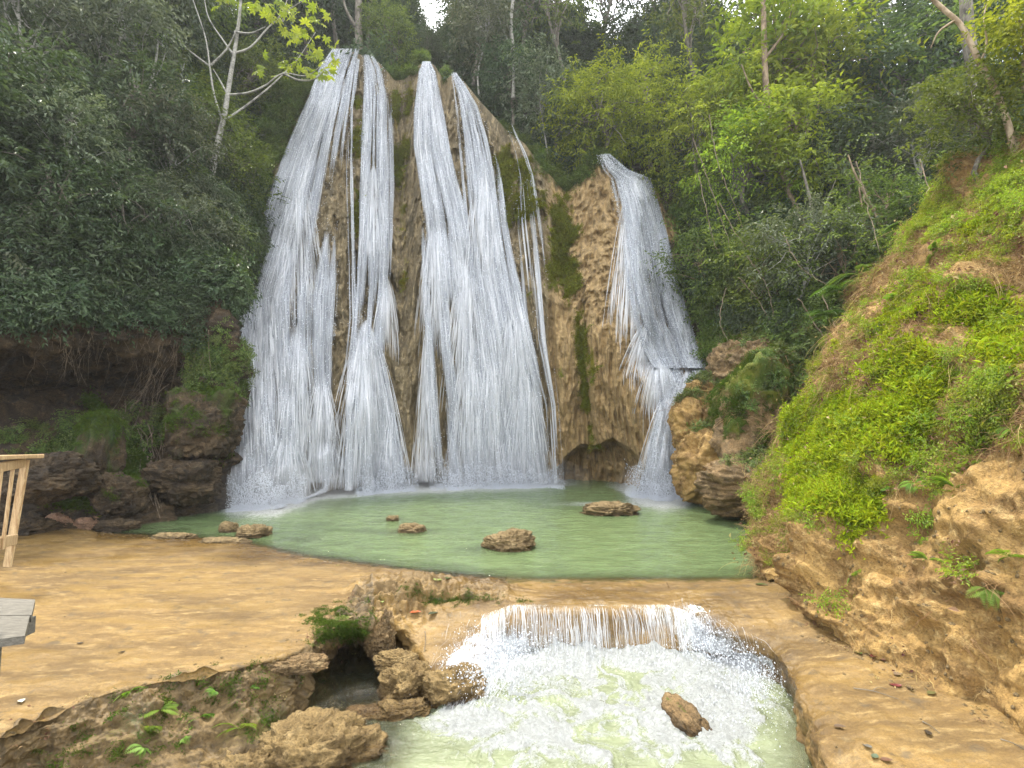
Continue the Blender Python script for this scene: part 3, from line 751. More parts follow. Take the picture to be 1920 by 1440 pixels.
def fall(name, label, keys, n, dens_seed, cover=.5, wid=(.012, .038), length=(.4, 1.7), off=(0., .35), ndrop=6000, veil=.6, streams=9., group='waterfalls', edge=.08, splash_n=0, breaks=(), fans=()):
    """keys: list of (py, left px, right px)"""
    K = np.array(keys, float); py0, py1 = K[0, 0], K[-1, 0]
    def LR(py): return np.interp(py, K[:, 0], K[:, 1]), np.interp(py, K[:, 0], K[:, 2])
    root = empty(name, atY(.5 * (K[-1, 1] + K[-1, 2]), py1, float(surf(YW, .5 * (K[-1, 1] + K[-1, 2]), py1))))
    org = np.array(root.location)
    tag(root, label, 'waterfall', group)
    def pos(t, py, o):
        l, r = LR(py); px = l + (r - l) * t
        Yd = surf(YW, px, py) - o
        return atY(px, py, Yd)
    # density across and down: streams wander a little
    def dens(t, py):
        l, r = LR(py); wpx = np.clip((r - l), 8, None)
        q = np.stack([t * streams + .07 * np.sin(py * .011 + t * 9), py * .0032, np.full(np.shape(t), dens_seed * 3.7)], -1)
        d = fbm(q, 1, 4, dens_seed)
        q2 = np.stack([t * streams * 3.1, py * .004, np.full(np.shape(t), 1.)], -1)
        d = d + .45 * fbm(q2, 1, 3, dens_seed + 5)
        d = d - 1.2 * np.exp(-np.minimum(t, 1 - t) / edge * 1.6) 
        for bx, by, sx, sy, a in breaks:
            px = l + (r - l) * t
            d = d + a * np.exp(-((px - bx) / sx) ** 2 - ((py - by) / sy) ** 2)
        return d
    rg = np.random.default_rng(dens_seed)
    m = n * 4
    t = rg.uniform(0, 1, m); py = rg.uniform(py0, py1, m) 
    d = dens(t, py)
    keep = rg.uniform(-.35, .55, m) < d * 1.25 + (cover - .5) * 1.4 - .22 * sstep(py1 - 110, py1 - 30, py) * (py1 > 880) * (py0 < 600)
    t, py, d = t[keep][:n], py[keep][:n], d[keep][:n]
    n = len(t); t = t + rg.normal(0, .012, n)
    k = 7
    scale = (surf(YW, LR(py)[0], py)) / FOC                       # m per pixel
    ln = rg.uniform(*length, n) / scale * (.6 + .8 * sstep(py0, py0 + 200, py))
    s = np.linspace(0, 1, k)[None]
    pyy = np.clip(py[:, None] + ln[:, None] * (s - .3), py0 - 2, py1)
    tt = (t[:, None] + .006 * np.sin(pyy * .02 + t[:, None] * 40) * rg.uniform(-1, 1, (n, 1)))
    o = rg.uniform(*off, n)[:, None] * (.3 + .7 * sstep(py0, py0 + 120, pyy)) + .02
    Pp = pos(tt, pyy, o)
    wd = rg.uniform(wid[0], wid[1], n) * (.7 + .6 * np.clip(d, 0, 1)) * (.75 + .35 * scale * 38)
    V, F = ribbons(Pp, wd, rng=rg)
    mk('strand_curtain', V - org, F, M['strand'], root, True, {'tint': np.repeat(np.clip(rg.uniform(0, 1, n) * .75 + d * .3, 0, 1), k * 2)})
    ndrop = int(ndrop * .5)
    if ndrop:
        m = ndrop * 4
        t = rg.uniform(-.03, 1.03, m); py = rg.uniform(py0, py1, m)
        keep = rg.uniform(-.8, .9, m) < dens(np.clip(t, 0, 1), py) + (cover - .5) * 1.2 + .5 * (rg.uniform(0, 1, m) ** 3)
        t, py = t[keep][:ndrop], py[keep][:ndrop]
        o = rg.uniform(.0, off[1] + .35, len(t))
        Pd = pos(t, py, o)
        V, F = drops(Pd, rg.uniform(.005, .017, len(t)) * 1.2)
        x = mk('spray', V - org, F, M['drop'], root, False); x['kind'] = 'stuff'
    # fans where streams strike a bulge and spread
    fp = []; fw = []; ft = []
    for ax, ay, wb, yb, nf in fans:
        u = np.clip(rg.normal(0, .5, nf), -1.15, 1.15); nf = int(nf * .62); u = u[:nf]; y0_ = ay + (yb - ay) * (rg.beta(1.1, 1.7, nf) if yb < 880 else rg.uniform(0, .93, nf))
        y1_ = y0_ + rg.uniform(25, 80, nf)
        y1_ = np.minimum(y1_, yb + (rg.uniform(0, 60, nf) if yb < 880 else 0))
        yy_ = y0_[:, None] + (y1_ - y0_)[:, None] * np.linspace(0, 1, k)[None]
        fr_ = np.clip((yy_ - ay) / (yb - ay), 0, 1.15)
        xx_ = ax + u[:, None] * wb * fr_ ** .62
        of = .08 + .45 * np.abs(np.sin(np.pi * np.clip(fr_, 0, 1))) ** .7 * rg.uniform(.4, 1, (nf, 1))
        fp.append(atY(xx_, yy_, surf(YW, xx_, yy_) - of)); fw.append(rg.uniform(*wid, nf) * 1.15); ft.append(rg.uniform(.35, 1, nf))
    if fp:
        Pf = np.concatenate(fp); V, F = ribbons(Pf, np.concatenate(fw) * (.75 + .35 * float(scale.mean()) * 38), rng=rg)
        mk('spreading_strands', V - org, F, M['strand'], root, True, {'tint': np.repeat(np.concatenate(ft), k * 2)})
    # splash and spray where it meets the pool
    if splash_n:
        m = splash_n; t = rg.beta(1.6, 1.6, m) * 1.24 - .12; l, r = LR(py1); px_ = l + (r - l) * t
        yb_ = np.interp(px_, [436, 560, 600, 700, 780, 900, 1050, 1190, 1290], [946, 940, 926, 922, 916, 910, 907, 934, 936])
        Yb = surf(YW, px_, yb_ - 6) - rg.uniform(-.1, 1.1, m); P0_ = atY(px_, yb_, Yb); P0_[:, 2] = .0 + 1.5 * rg.uniform(0, 1, m) ** 3.2 * (.35 + .65 * (fbm(np.stack([px_ * .06, px_ * 0, px_ * 0], -1), 1, 3, 4) * .5 + .5))
        V, F = drops(P0_, rg.uniform(.006, .02, m)); x = mk('spray', V - org, F, M['drop'], root, False); x['kind'] = 'stuff'
    # veil
    nv, nu = 170, 60
    T, PY = np.meshgrid(np.linspace(0, 1, nu), np.linspace(py0, py1, nv))
    G = pos(T, PY, .06 + 0 * T)
    G = G + .05 * fbm(G, (2, 2, .4), 3, 5)[..., None] * np.array([0, -1, 0])
    l, r = LR(PY)
    sc = surf(YW, l, PY) / FOC
    across = ((r - l) * T + l) * .026; downm = (PY - py0) * .027
    dn = np.clip(.5 + .5 * dens(T, PY) + (veil - .6), 0, 1.3) * sstep(0, .1, T) * sstep(1, .9, T) * (sstep(py0, py0 + 40, PY) if py0 > 600 else 1) - .25 * (1 - sstep(0, .1, T) * sstep(1, .9, T))
    me = mk('water_sheet', G.reshape(-1, 3) - org, grid_faces(nv, nu), M['veil'], root, True, {'across': across.ravel() + dens_seed * 5, 'down': downm.ravel(), 'dens': dn.ravel()})
    return root

fall('waterfall', 'widest white fall fanning out at the left of the cliff',
     [(93, 622, 676), (130, 598, 668), (180, 580, 660), (250, 547, 652), (350, 506, 642), (450, 468, 634), (560, 422, 628), (600, 428, 626), (650, 438, 622), (750, 436, 622), (850, 436, 640), (920, 437, 640), (946, 437, 560)],
     44000, 3, splash_n=14000, fans=((498, 470, 60, 900, 1500), (470, 560, 44, 930, 1500), (560, 600, 46, 920, 1500), (604, 690, 40, 905, 1300), (448, 640, 24, 944, 1500), (560, 300, 50, 600, 900), (540, 800, 50, 944, 900)), cover=.70, streams=9, ndrop=20000, veil=.82,
     breaks=((600, 760, 22, 120, -.5), (650, 700, 20, 80, -1.2), (440, 600, 22, 60, 1.), (445, 760, 16, 160, .9), (470, 660, 22, 40, -.7), (590, 880, 50, 40, -.5), (610, 140, 40, 70, .6), (500, 900, 40, 50, .5), (478, 830, 8, 60, -1.6), (620, 350, 30, 100, -.35), (560, 300, 26, 160, .5), (528, 560, 14, 160, .4)))
fall('waterfall', 'fall second from the left, splitting around a green mossy rib',
     [(104, 676, 706), (128, 678, 722), (170, 678, 734), (260, 674, 737), (350, 670, 738), (450, 668, 736), (540, 664, 733), (610, 660, 724), (660, 655, 722), (720, 655, 735), (800, 660, 757), (880, 668, 770), (924, 676, 774)],
     21000, 14, splash_n=6000, fans=((686, 600, 78, 918, 3000), (726, 520, 26, 640, 400), (700, 300, 26, 520, 500), (735, 760, 30, 915, 400)), cover=.64, streams=6, ndrop=8000, veil=.82, breaks=((700, 330, 22, 60, -.35), (715, 560, 8, 80, .5), (690, 660, 14, 40, .6), (725, 700, 10, 50, .4)))
fall('waterfall', 'thin silvery strand between the two left falls',
     [(112, 664, 676), (200, 652, 664), (300, 648, 664), (450, 650, 668), (600, 652, 672), (680, 640, 672), (780, 636, 668), (920, 632, 662)],
     1500, 21, cover=.5, streams=3, ndrop=1500, veil=.6)
fall('waterfall', 'narrow fall with a rounded top left of centre on the cliff',
     [(117, 791, 808), (135, 784, 818), (200, 776, 830), (270, 774, 842), (330, 782, 856), (400, 790, 874), (470, 792, 888), (560, 795, 900), (650, 800, 914), (760, 806, 930), (850, 812, 945), (913, 820, 952)],
     27000, 27, splash_n=7000, fans=((812, 400, 32, 640, 900), (874, 470, 44, 760, 1300), (800, 610, 26, 905, 900), (880, 640, 44, 908, 1200)), cover=.64, streams=6, ndrop=12000, veil=.72, breaks=((840, 480, 22, 50, .6), (800, 620, 10, 160, .7), (850, 330, 12, 90, -.7), (870, 620, 20, 60, -.5), (815, 500, 10, 60, -.4), (845, 720, 16, 120, -.5), (900, 600, 14, 260, .5), (792, 220, 30, 120, .3)))
fall('waterfall', 'broad fall right of centre spreading down from a rounded brink',
     [(138, 845, 858), (165, 846, 880), (200, 848, 904), (260, 852, 924), (330, 856, 940), (420, 864, 952), (500, 872, 966), (580, 880, 984), (660, 890, 1004), (740, 902, 1022), (820, 914, 1034), (908, 926, 1046)],
     28000, 35, splash_n=7000, fans=((905, 290, 40, 560, 900), (962, 540, 44, 860, 1400), (920, 640, 34, 905, 900), (985, 690, 50, 905, 1300)), cover=.62, streams=7, ndrop=12000, veil=.70, breaks=((900, 240, 20, 60, -.1), (975, 700, 8, 160, .9), (950, 620, 10, 100, -.6), (930, 420, 12, 120, .3), (1020, 780, 24, 120, -.4), (925, 760, 14, 120, .4), (880, 560, 10, 100, -.2)))
fall('waterfall', 'wispy trickles down the mossy rock right of the broad fall',
     [(235, 945, 962), (290, 955, 990), (330, 960, 1004), (420, 962, 1018), (520, 972, 1030), (640, 985, 1040), (760, 1022, 1050), (905, 1030, 1062)],
     1900, 43, cover=.30, wid=(.014, .04), length=(.8, 2.6), streams=8, ndrop=700, veil=.2)
fall('waterfall', 'separate misty fall at the right under overhanging branches',
     [(290, 1118, 1146), (318, 1126, 1180), (334, 1136, 1222), (380, 1146, 1240), (440, 1156, 1256), (520, 1166, 1272), (600, 1184, 1294), (650, 1202, 1308), (690, 1225, 1318)],
     24000, 51, fans=((1186, 340, 50, 620, 1600), (1225, 590, 54, 688, 1200)), cover=.8, streams=5, ndrop=16000, veil=1.05, off=(0, .6), breaks=((1190, 350, 26, 30, .7), (1130, 400, 14, 60, -.5)))
fall('waterfall', 'lower chute of the right fall twisting left into the pool',
     [(640, 1205, 1300), (680, 1226, 1335), (712, 1238, 1335), (745, 1236, 1318), (780, 1226, 1302), (820, 1212, 1292), (860, 1206, 1282), (900, 1194, 1284), (934, 1184, 1286)],
     17000, 57, splash_n=9000, fans=((1262, 720, 70, 932, 2400), (1290, 690, 40, 800, 900), (1235, 660, 40, 760, 600)), cover=.78, streams=4, ndrop=9000, veil=1.05, length=(.25, .9), off=(0, .3), breaks=((1255, 860, 18, 50, -.3),))
fall('waterfall', 'small side spill beside the right fall over a tan boulder',
     [(708, 1352, 1364), (725, 1344, 1360), (745, 1336, 1354), (764, 1334, 1350)], 700, 63, cover=.6, streams=2, ndrop=200, veil=.6, length=(.2, .5), off=(0, .1))

# ------------------------------------------------------------------ weir curtain: strands arcing off the lip
rg = np.random.default_rng(5)
root = empty('weir_curtain', atZ(1100, 1215, -.6)); org = np.array(root.location)
tag(root, 'low curtain of glassy water pouring over the tan weir', 'water curtain')
n = 620; k = 10
px0 = rg.uniform(905, 1290, n)
lipz = rg.uniform(1133, 1146, n); lipz += np.where(px0 < 960, (960 - px0) * .35, 0) + np.where(px0 > 1250, (px0 - 1250) * .3, 0)
P0 = atZ(px0, lipz, -.035)
s = np.linspace(0, 1, k)[None]
fwd = rg.uniform(.26, .42, n)[:, None]; drop = np.interp(px0, [900, 960, 1250, 1290], [.3, .60, .60, .5])[:, None] * rg.uniform(.75, 1.05, (n, 1))
Pp = P0[:, None] + np.stack([.02 * np.sin(s * 9 + px0[:, None]) * rg.uniform(-1, 1, (n, 1)), -fwd * s, -drop * s ** 1.7 + .02], -1)
V, F = ribbons(Pp, rg.uniform(.003, .011, n) * np.where(rg.uniform(0, 1, n) > .85, 1.8, 1), rng=rg)
mk('strand_curtain', V - org, F, M['strand'], root, True, {'tint': np.repeat(rg.uniform(.1, .9, len(Pp)), len(V) // len(Pp))})
tg = NT('clear_water_film')
cvec = tg.coord((1, .4, .2))
al = tg.math('MULTIPLY', tg.rng(tg.noise(cvec, 18, 5, .65), .42, .72), .55)
M['film'] = tg.out(tg.n('ShaderNodeMixShader', i0=tg.math('ADD', al, .06), i1=tg.n('ShaderNodeBsdfTransparent', Color=(.96, .96, .9)), i2=tg.n('ShaderNodeBsdfPrincipled', Base_Color=(.85, .87, .85), Roughness=.08)))
pxs = np.linspace(915, 1285, 180)
T = np.linspace(0, 1, 24)[:, None]
L0 = atZ(pxs, 1134 + np.clip(960 - pxs, 0, None) * .35 + np.clip(pxs - 1250, 0, None) * .3, -.02)[None]
G = L0 + np.stack([0 * T + 0 * pxs, -.33 * T + .015 * np.sin(pxs * .9) * T, -.6 * T ** 1.7 + 0 * pxs], -1)
mk('water_sheet', G.reshape(-1, 3) - org, grid_faces(24, 180), M['film'], root)

# ------------------------------------------------------------------ lacy sheet of white water clinging to the apron
tl_ = NT('lacy_white_water')
cc_ = tl_.coord((1, .55, .55)); wv_ = tl_.n('ShaderNodeTexNoise', Vector=cc_, Scale=2.5, Detail=3.).outputs['Color']
wp_ = tl_.n('ShaderNodeVectorMath', {'operation': 'MULTIPLY_ADD'}, i0=wv_, i1=(.5, .5, .5), i2=cc_).outputs[0]
a1 = tl_.noise(wp_, 9, 7, .7, 1.); a2 = tl_.noise(wp_, 30, 5, .7)
lc = tl_.math('SUBTRACT', 1., tl_.math('ABSOLUTE', tl_.math('MULTIPLY', tl_.math('SUBTRACT', a1, .5), 7.)))
vv = tl_.math('ADD', tl_.math('ADD', tl_.math('MULTIPLY', lc, .4), tl_.math('MULTIPLY', a2, .6)), tl_.math('MULTIPLY_ADD', tl_.attr('foam'), 1.25, -1.0))
fm_ = tl_.math('MULTIPLY', tl_.rng(vv, -.1, .35), .92)
fb_ = tl_.n('ShaderNodeBsdfPrincipled', Base_Color=tl_.mix(tl_.rng(a2, .3, .7), (.36, .38, .38), (.74, .77, .77)), Roughness=.45, Normal=tl_.bump(vv, .8, .06))
gl_ = tl_.n('ShaderNodeMixShader', i0=tl_.n('ShaderNodeFresnel', IOR=1.33), i1=tl_.n('ShaderNodeBsdfTransparent', Color=(.93, .93, .88)), i2=tl_.n('ShaderNodeBsdfGlossy', Roughness=.12, Normal=tl_.bump(a1, .6, .06)))
M['lacy'] = tl_.out(tl_.n('ShaderNodeMixShader', i0=fm_, i1=gl_, i2=fb_))
def film(label, x0, x1, y0, y1, zones):
    sel = (FX > x0) & (FX < x1) & (FY > y0) & (FY < y1)
    r_, c_ = np.where(sel); r0, r1, c0, c1 = r_.min(), r_.max() + 1, c_.min(), c_.max() + 1
    g = GF[r0:r1, c0:c1] + grid_normals(GF)[r0:r1, c0:c1] * .012
    fx_, fy_ = FX[r0:r1, c0:c1], FY[r0:r1, c0:c1]
    fo = sum(z[4] * np.exp(-((fx_ - z[0]) / z[2]) ** 2 - ((fy_ - z[1]) / z[3]) ** 2) for z in zones)
    g[..., 2] += .03 * np.clip(fo, 0, 1) * (1 + fbm(g, 6, 3, 4))
    F = grid_faces(*fx_.shape); inside = (fo.ravel()[F].max(1) > .06) & (g[..., 2].ravel()[F].max(1) > ZL - .05)
    o = mk('water_film', g.reshape(-1, 3), F[inside], M['lacy'], None, True, {'foam': fo.ravel()})
    tag(o, label, kind='structure')
film('thin lacy white water gliding over the apron left of the weir', 780, 1010, 1120, 1360, [(960, 1210, 40, 24, .72), (905, 1250, 36, 40, .42), (890, 1300, 40, 20, .45), (955, 1280, 50, 36, .9), (868, 1245, 18, 14, .8)])
film('thin lacy white water gliding down the right shoulder of the weir', 1255, 1560, 1120, 1400, [(1300, 1178, 20, 28, .75), (1340, 1214, 32, 24, .85), (1395, 1250, 36, 20, .7), (1430, 1305, 22, 26, .5)])

# ------------------------------------------------------------------ white water running over the apron and its splashes
def run_over(name, label, zones, n, seed, wid=(.002, .006), ln=(10, 40), cat='cascade'):
    rg = np.random.default_rng(seed); paths = []; wd = []
    tries = 0
    zs = np.array([z[4] for z in zones], float); zs /= zs.sum()
    while len(paths) < n and tries < n * 4:
        tries += 1
        z = zones[rg.choice(len(zones), p=zs)]
        px, py = rg.normal(z[0], z[2]), rg.normal(z[1], z[3])
        dx, dy = z[5]
        L = rg.uniform(*ln); k = 6; pts = []
        ax, ay = dx + rg.normal(0, .28), dy + rg.normal(0, .15)
        wob = rg.uniform(-.5, .5)
        for q in range(k):
            f = q / (k - 1)
            h = hit(px + ax * L * f + wob * L * .3 * math.sin(f * 5), py + ay * L * f)
            if h is None or h[2] != 'rock_floor': break
            p = h[0]
            if p[2] < ZL - .02: p = p * 1.; p[2] = ZL + .02
            pts.append(p + h[1] * .015 + np.array([0, 0, .01 + rg.uniform(0, .05) * math.sin(f * 3.14)]))
        if len(pts) == k: paths.append(pts); wd.append(rg.uniform(*wid))
    Pp = np.array(paths)
    root = empty(name, Pp.mean((0, 1))); org = np.array(root.location)
    tag(root, label, cat)
    V, F = ribbons(Pp, wd, rng=rg)
    mk('strand_curtain', V - org, F, M['strand'], root, True, {'tint': np.repeat(rg.uniform(.1, .9, len(Pp)), len(V) // len(Pp))})
    return root, rg
r1, rg = run_over('cascade', 'white water sliding over the lumpy rock left of the weir curtain',
    [(905, 1215, 28, 24, 1., (-.25, 1.)), (950, 1200, 26, 18, 1.2, (-.1, 1.)), (985, 1235, 40, 24, 1.3, (.1, 1.)), (870, 1250, 20, 14, .35, (-.6, .8)), (920, 1280, 40, 24, 1.2, (-.3, 1)), (860, 1300, 30, 16, .4, (-.3, 1))], 1700, 71, ln=(8, 44))
r2, rg2 = run_over('cascade', 'white water tumbling down the right shoulder of the weir',
    [(1310, 1180, 14, 18, 1.2, (.35, 1.)), (1345, 1205, 24, 18, 1.2, (.5, 1.)), (1285, 1150, 10, 12, .5, (.3, 1.)), (1385, 1238, 24, 12, .8, (.5, .8)), (1410, 1290, 16, 20, .4, (.3, 1)), (1380, 1290, 30, 25, .6, (.5, 1))], 1500, 72, ln=(8, 44))

def splash(parent, spots, n, seed, r=(.003, .011), h=.35):
    rg = np.random.default_rng(seed); org = np.array(parent.location)
    P = []
    w_ = np.array([s_[4] for s_ in spots], float); w_ /= w_.sum()
    idx = rg.choice(len(spots), n, p=w_)
    for i, s_ in enumerate(spots):
        m = int((idx == i).sum())
        p = atZ(rg.normal(s_[0], s_[2], m), rg.normal(s_[1], s_[3], m), s_[5])
        p[:, 2] += h * rg.uniform(0, 1, m) ** 2.2 * s_[6]
        P.append(p)
    V, F = drops(np.concatenate(P), rg.uniform(*r, n) * (rg.uniform(0, 1, n) ** 2 + .4))
    x = mk('spray', V - org, F, M['drop'], parent, False); x['kind'] = 'stuff'
splash(r1, [(960, 1235, 45, 22, 1.5, -.45, 1.), (900, 1240, 30, 30, 1, -.4, .8), (870, 1250, 22, 16, .5, -.4, .6), (940, 1290, 60, 20, 1, -.7, .6), (1050, 1240, 60, 10, .8, -.68, .7)], 5000, 81)
splash(r2, [(1320, 1205, 24, 22, 1.3, -.35, 1), (1370, 1240, 34, 22, 1.3, -.5, 1), (1430, 1270, 26, 26, 1., -.6, .8), (1250, 1240, 60, 10, .8, -.68, .7), (1400, 1330, 50, 30, .8, -.7, .5)], 5000, 82)

# splash strings thrown up in arcs
def arcs(parent, spots, n, seed):
    rg = np.random.default_rng(seed); org = np.array(parent.location); paths = []
    for _ in range(n):
        s_ = spots[rg.integers(len(spots))]
        p = atZ(rg.normal(s_[0], s_[2]), rg.normal(s_[1], s_[3]), s_[4])
        v = np.array([rg.normal(0, .5), -abs(rg.normal(.3, .4)), rg.uniform(.3, 1.4)])
        t0 = rg.uniform(0, .12); t = np.linspace(t0, t0 + rg.uniform(.04, .12), 5)[:, None]
        paths.append(p + v * t + np.array([0, 0, -4.9]) * t * t)
    V, F = ribbons(np.array(paths), rg.uniform(.002, .008, n), rng=rg)
    x = mk('splash', V - org, F, M['strand'], parent, True, {'tint': np.repeat(rg.uniform(.2, .9, n), len(V) // n)}); x['kind'] = 'stuff'
arcs(r1, [(965, 1225, 40, 18, -.45), (910, 1240, 30, 25, -.4), (940, 1290, 60, 20, -.7), (1080, 1238, 80, 6, -.68)], 1000, 91)
arcs(r2, [(1330, 1205, 26, 20, -.35), (1380, 1240, 34, 22, -.55), (1430, 1290, 26, 30, -.68), (1230, 1238, 60, 6, -.68)], 900, 92)

# soft mist drifting off the feet of the falls
tm_ = NT('spray_mist'); M['mist'] = tm_.out(None, tm_.n('ShaderNodeVolumePrincipled', Color=(.97, .98, 1.), Density=.07, Anisotropy=.3))
def mist(label, px, py, Y, r):
    th = np.linspace(0, 2 * math.pi, 28, endpoint=False); ph = np.linspace(.01, math.pi - .01, 16)
    T_, P_ = np.meshgrid(th, ph)
    V = np.stack([np.sin(P_) * np.cos(T_) * r[0], np.sin(P_) * np.sin(T_) * r[1], np.cos(P_) * r[2]], -1).reshape(-1, 3)
    V = np.concatenate([V, [[0, 0, r[2]], [0, 0, -r[2]]]]); j = np.arange(28)
    F = [grid_faces(16, 28, True), np.concatenate([np.stack([j * 0 + 448, j, (j + 1) % 28], 1), np.stack([j * 0 + 449, 420 + (j + 1) % 28, 420 + j], 1)])]
    o = mk('mist', V, F, M['mist']); outward(o); o.location = atY(px, py, Y); tag(o, label, kind='stuff')
mist('faint mist at the foot of the widest fall', 505, 930, 17.6, (3.0, 1.5, 1.1))
mist('faint mist at the foot of the second fall', 700, 910, 21.2, (2.4, 1.3, 1.2))
mist('faint mist at the foot of the two middle falls', 930, 900, 23.2, (4.4, 1.7, 1.3))
mist('faint mist at the foot of the right fall', 1235, 915, 19.6, (1.7, 1.3, 1.1))
# ================================================================== vegetation
M['leaf_dark'] = leaf_mat('dark_leaf', (.026, .050, .022), (.095, .135, .062), .25, .46, spec=.4)
M['leaf_mid'] = leaf_mat('mid_leaf', (.055, .092, .022), (.19, .25, .06), .4, .45)
M['leaf_lime'] = leaf_mat('lime_leaf', (.11, .17, .016), (.34, .41, .05), .5, .5)
M['leaf_grey'] = leaf_mat('silvery_leaf', (.05, .072, .036), (.19, .22, .145), .25, .46, spec=.4)
M['leaf_pale'] = leaf_mat('pale_lobed_leaf', (.17, .23, .03), (.30, .34, .05), .5, .5, spec=.25)
M['fern'] = leaf_mat('fern_leaf', (.10, .19, .02), (.24, .36, .05), .4, .5)
M['fern_dark'] = leaf_mat('shade_fern', (.05, .10, .02), (.11, .18, .04), .35, .5)
M['moss'] = leaf_mat('moss_leaf', (.17, .23, .010), (.40, .46, .028), .35, .8, spec=.1)
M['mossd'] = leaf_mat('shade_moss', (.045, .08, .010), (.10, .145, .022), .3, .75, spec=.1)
M['straw'] = leaf_mat('dry_stem', (.22, .13, .055), (.50, .35, .17), .15, .8, spec=.1)
M['dead'] = leaf_mat('dead_leaf', (.14, .07, .035), (.42, .30, .17), .15, .7, var=.3, spec=.2)
M['bark'] = bark_mat('grey_brown_bark', (.10, .085, .065), (.20, .18, .145))
M['bark_pale'] = bark_mat('pale_bark', (.22, .215, .19), (.38, .37, .33), True)
M['bark_tan'] = bark_mat('tan_bark', (.17, .12, .075), (.32, .24, .155))
M['vine'] = bark_mat('dry_vine', (.13, .095, .06), (.27, .21, .145))

def unit(v): return v / (np.linalg.norm(v, axis=-1, keepdims=True) + 1e-9)

def leaves(P, D, N, L, wd=.42, fold=.12, droop=.15, rng=RNG):
    """diamond leaves folded on the midrib: base P, direction D, up N, length L"""
    D = unit(D); S = unit(np.cross(D, N)); N = np.cross(S, D); L = np.asarray(L).reshape(-1, 1)
    a = P; tip = P + D * L - N * L * droop
    m = P + D * L * .48
    l = m + S * L * wd * .5 + N * L * fold; r = m - S * L * wd * .5 + N * L * fold
    V = np.stack([a, l, tip, r], 1).reshape(-1, 3)
    b = np.arange(len(P))[:, None] * 4
    F = np.concatenate([b + np.array([[0, 1, 2]]), b + np.array([[0, 2, 3]])])
    return V, F

def spray_cloud(rng, C, rc, n, size, flat=.7, droopy=.25, wd=.42):
    """n leaves around each cluster centre, grown in little twig rows so that they read as sprays"""
    V = []; F = []; A = []; off = 0
    per = 7
    for c, r in zip(C, rc):
        m = max(1, n // per)
        u = unit(rng.normal(0, 1, (m, 3))) * np.array([1, 1, flat]) * r * rng.uniform(.25, 1., (m, 1)) ** .6
        st = c + u
        d = unit(u + rng.normal(0, .6, (m, 3)) * r + np.array([0, 0, .15 * r]))
        tl = size * rng.uniform(2., 3.8, (m, 1))
        s = np.linspace(0, 1, per)[None, :, None]
        P = st[:, None] + d[:, None] * tl[:, None] * s - np.array([0, 0, 1]) * (tl[:, None] * s) ** 2 * droopy
        side = np.where(np.arange(per) % 2 == 0, 1, -1)[None, :, None]
        sv_ = unit(np.cross(d, rng.normal(0, .35, (m, 3)) + np.array([0, 0, 1])))[:, None]
        D = d[:, None] * .7 + side * sv_ * .9 + rng.normal(0, .22, (m, per, 3)) - np.array([0, 0, droopy])
        N = np.array([0, 0, 1.]) + rng.normal(0, .38, (m, per, 3))
        L = size * rng.uniform(.65, 1.25, m * per)
        v, f = leaves(P.reshape(-1, 3), D.reshape(-1, 3), N.reshape(-1, 3), L, wd)
        ct = rng.uniform(0, 1)
        a = np.clip(ct * .6 + rng.uniform(-.15, .55, m * per) ** 1., 0, 1)
        V.append(v); F.append(f + off); A.append(np.repeat(a, 4)); off += len(v)
    return np.concatenate(V), np.concatenate(F), np.concatenate(A)

def limb(rng, a, b, sag=.15, k=6, wob=.08):
    t = np.linspace(0, 1, k)[:, None]
    L = np.linalg.norm(b - a)
    c = rng.normal(0, wob * L * .22, (5, 3)) * np.array([[0], [1], [1], [1], [0]])
    return a + (b - a) * t + np.array([0, 0, sag * L]) * np.sin(t * np.pi) + crom(c, k)

TREE = {}
def tree_proto(key, leafm, barkm, h, R, ncl, lpc, size, seed, lean=.4, base_r=.14, crown_lo=.45, flat=.7, droopy=.25, wd=.42, lump=.28):
    rng = np.random.default_rng(seed)
    top = np.array([rng.uniform(-lean, lean), rng.uniform(-lean, lean), h])
    trunk = limb(rng, np.array([0, 0, -.6]), top, 0, 10, .18)
    mb = MB(); mb.tube(trunk, np.linspace(base_r, base_r * .35, 10), 8)
    cc = trunk[-1] * .5 + trunk[int(len(trunk) * crown_lo)] * .5
    cc = np.array([cc[0], cc[1], h * (crown_lo + 1) / 2 + .1 * h])
    dirs = unit(rng.normal(0, 1, (ncl, 3)) + np.array([0, 0, .15]))
    rad = rng.uniform(.35, 1.05, (ncl, 1)) ** .7
    C = cc + dirs * np.array(R) * rad
    rc = lump * np.mean(R) * rng.uniform(.7, 1.35, ncl)
    for c in C[: min(ncl, 26)]:
        f = rng.uniform(.45, .95); j = f * 9; i = int(j)
        a = trunk[i] + (trunk[min(i + 1, 9)] - trunk[i]) * (j - i)
        p = limb(rng, a, c, rng.uniform(.02, .16), 6, .25)
        mb.tube(p, np.linspace(base_r * .34, base_r * .07, 6), 5)
    root = empty('forest_tree')
    mb.build('trunk', M[barkm], root)
    V, F, A = spray_cloud(rng, C, rc, int(lpc * .62), size * 1.5, flat, droopy, wd)
    mk('crown', V, F, M[leafm], root, False, {'tint': A})
    TREE[key] = [root, False]

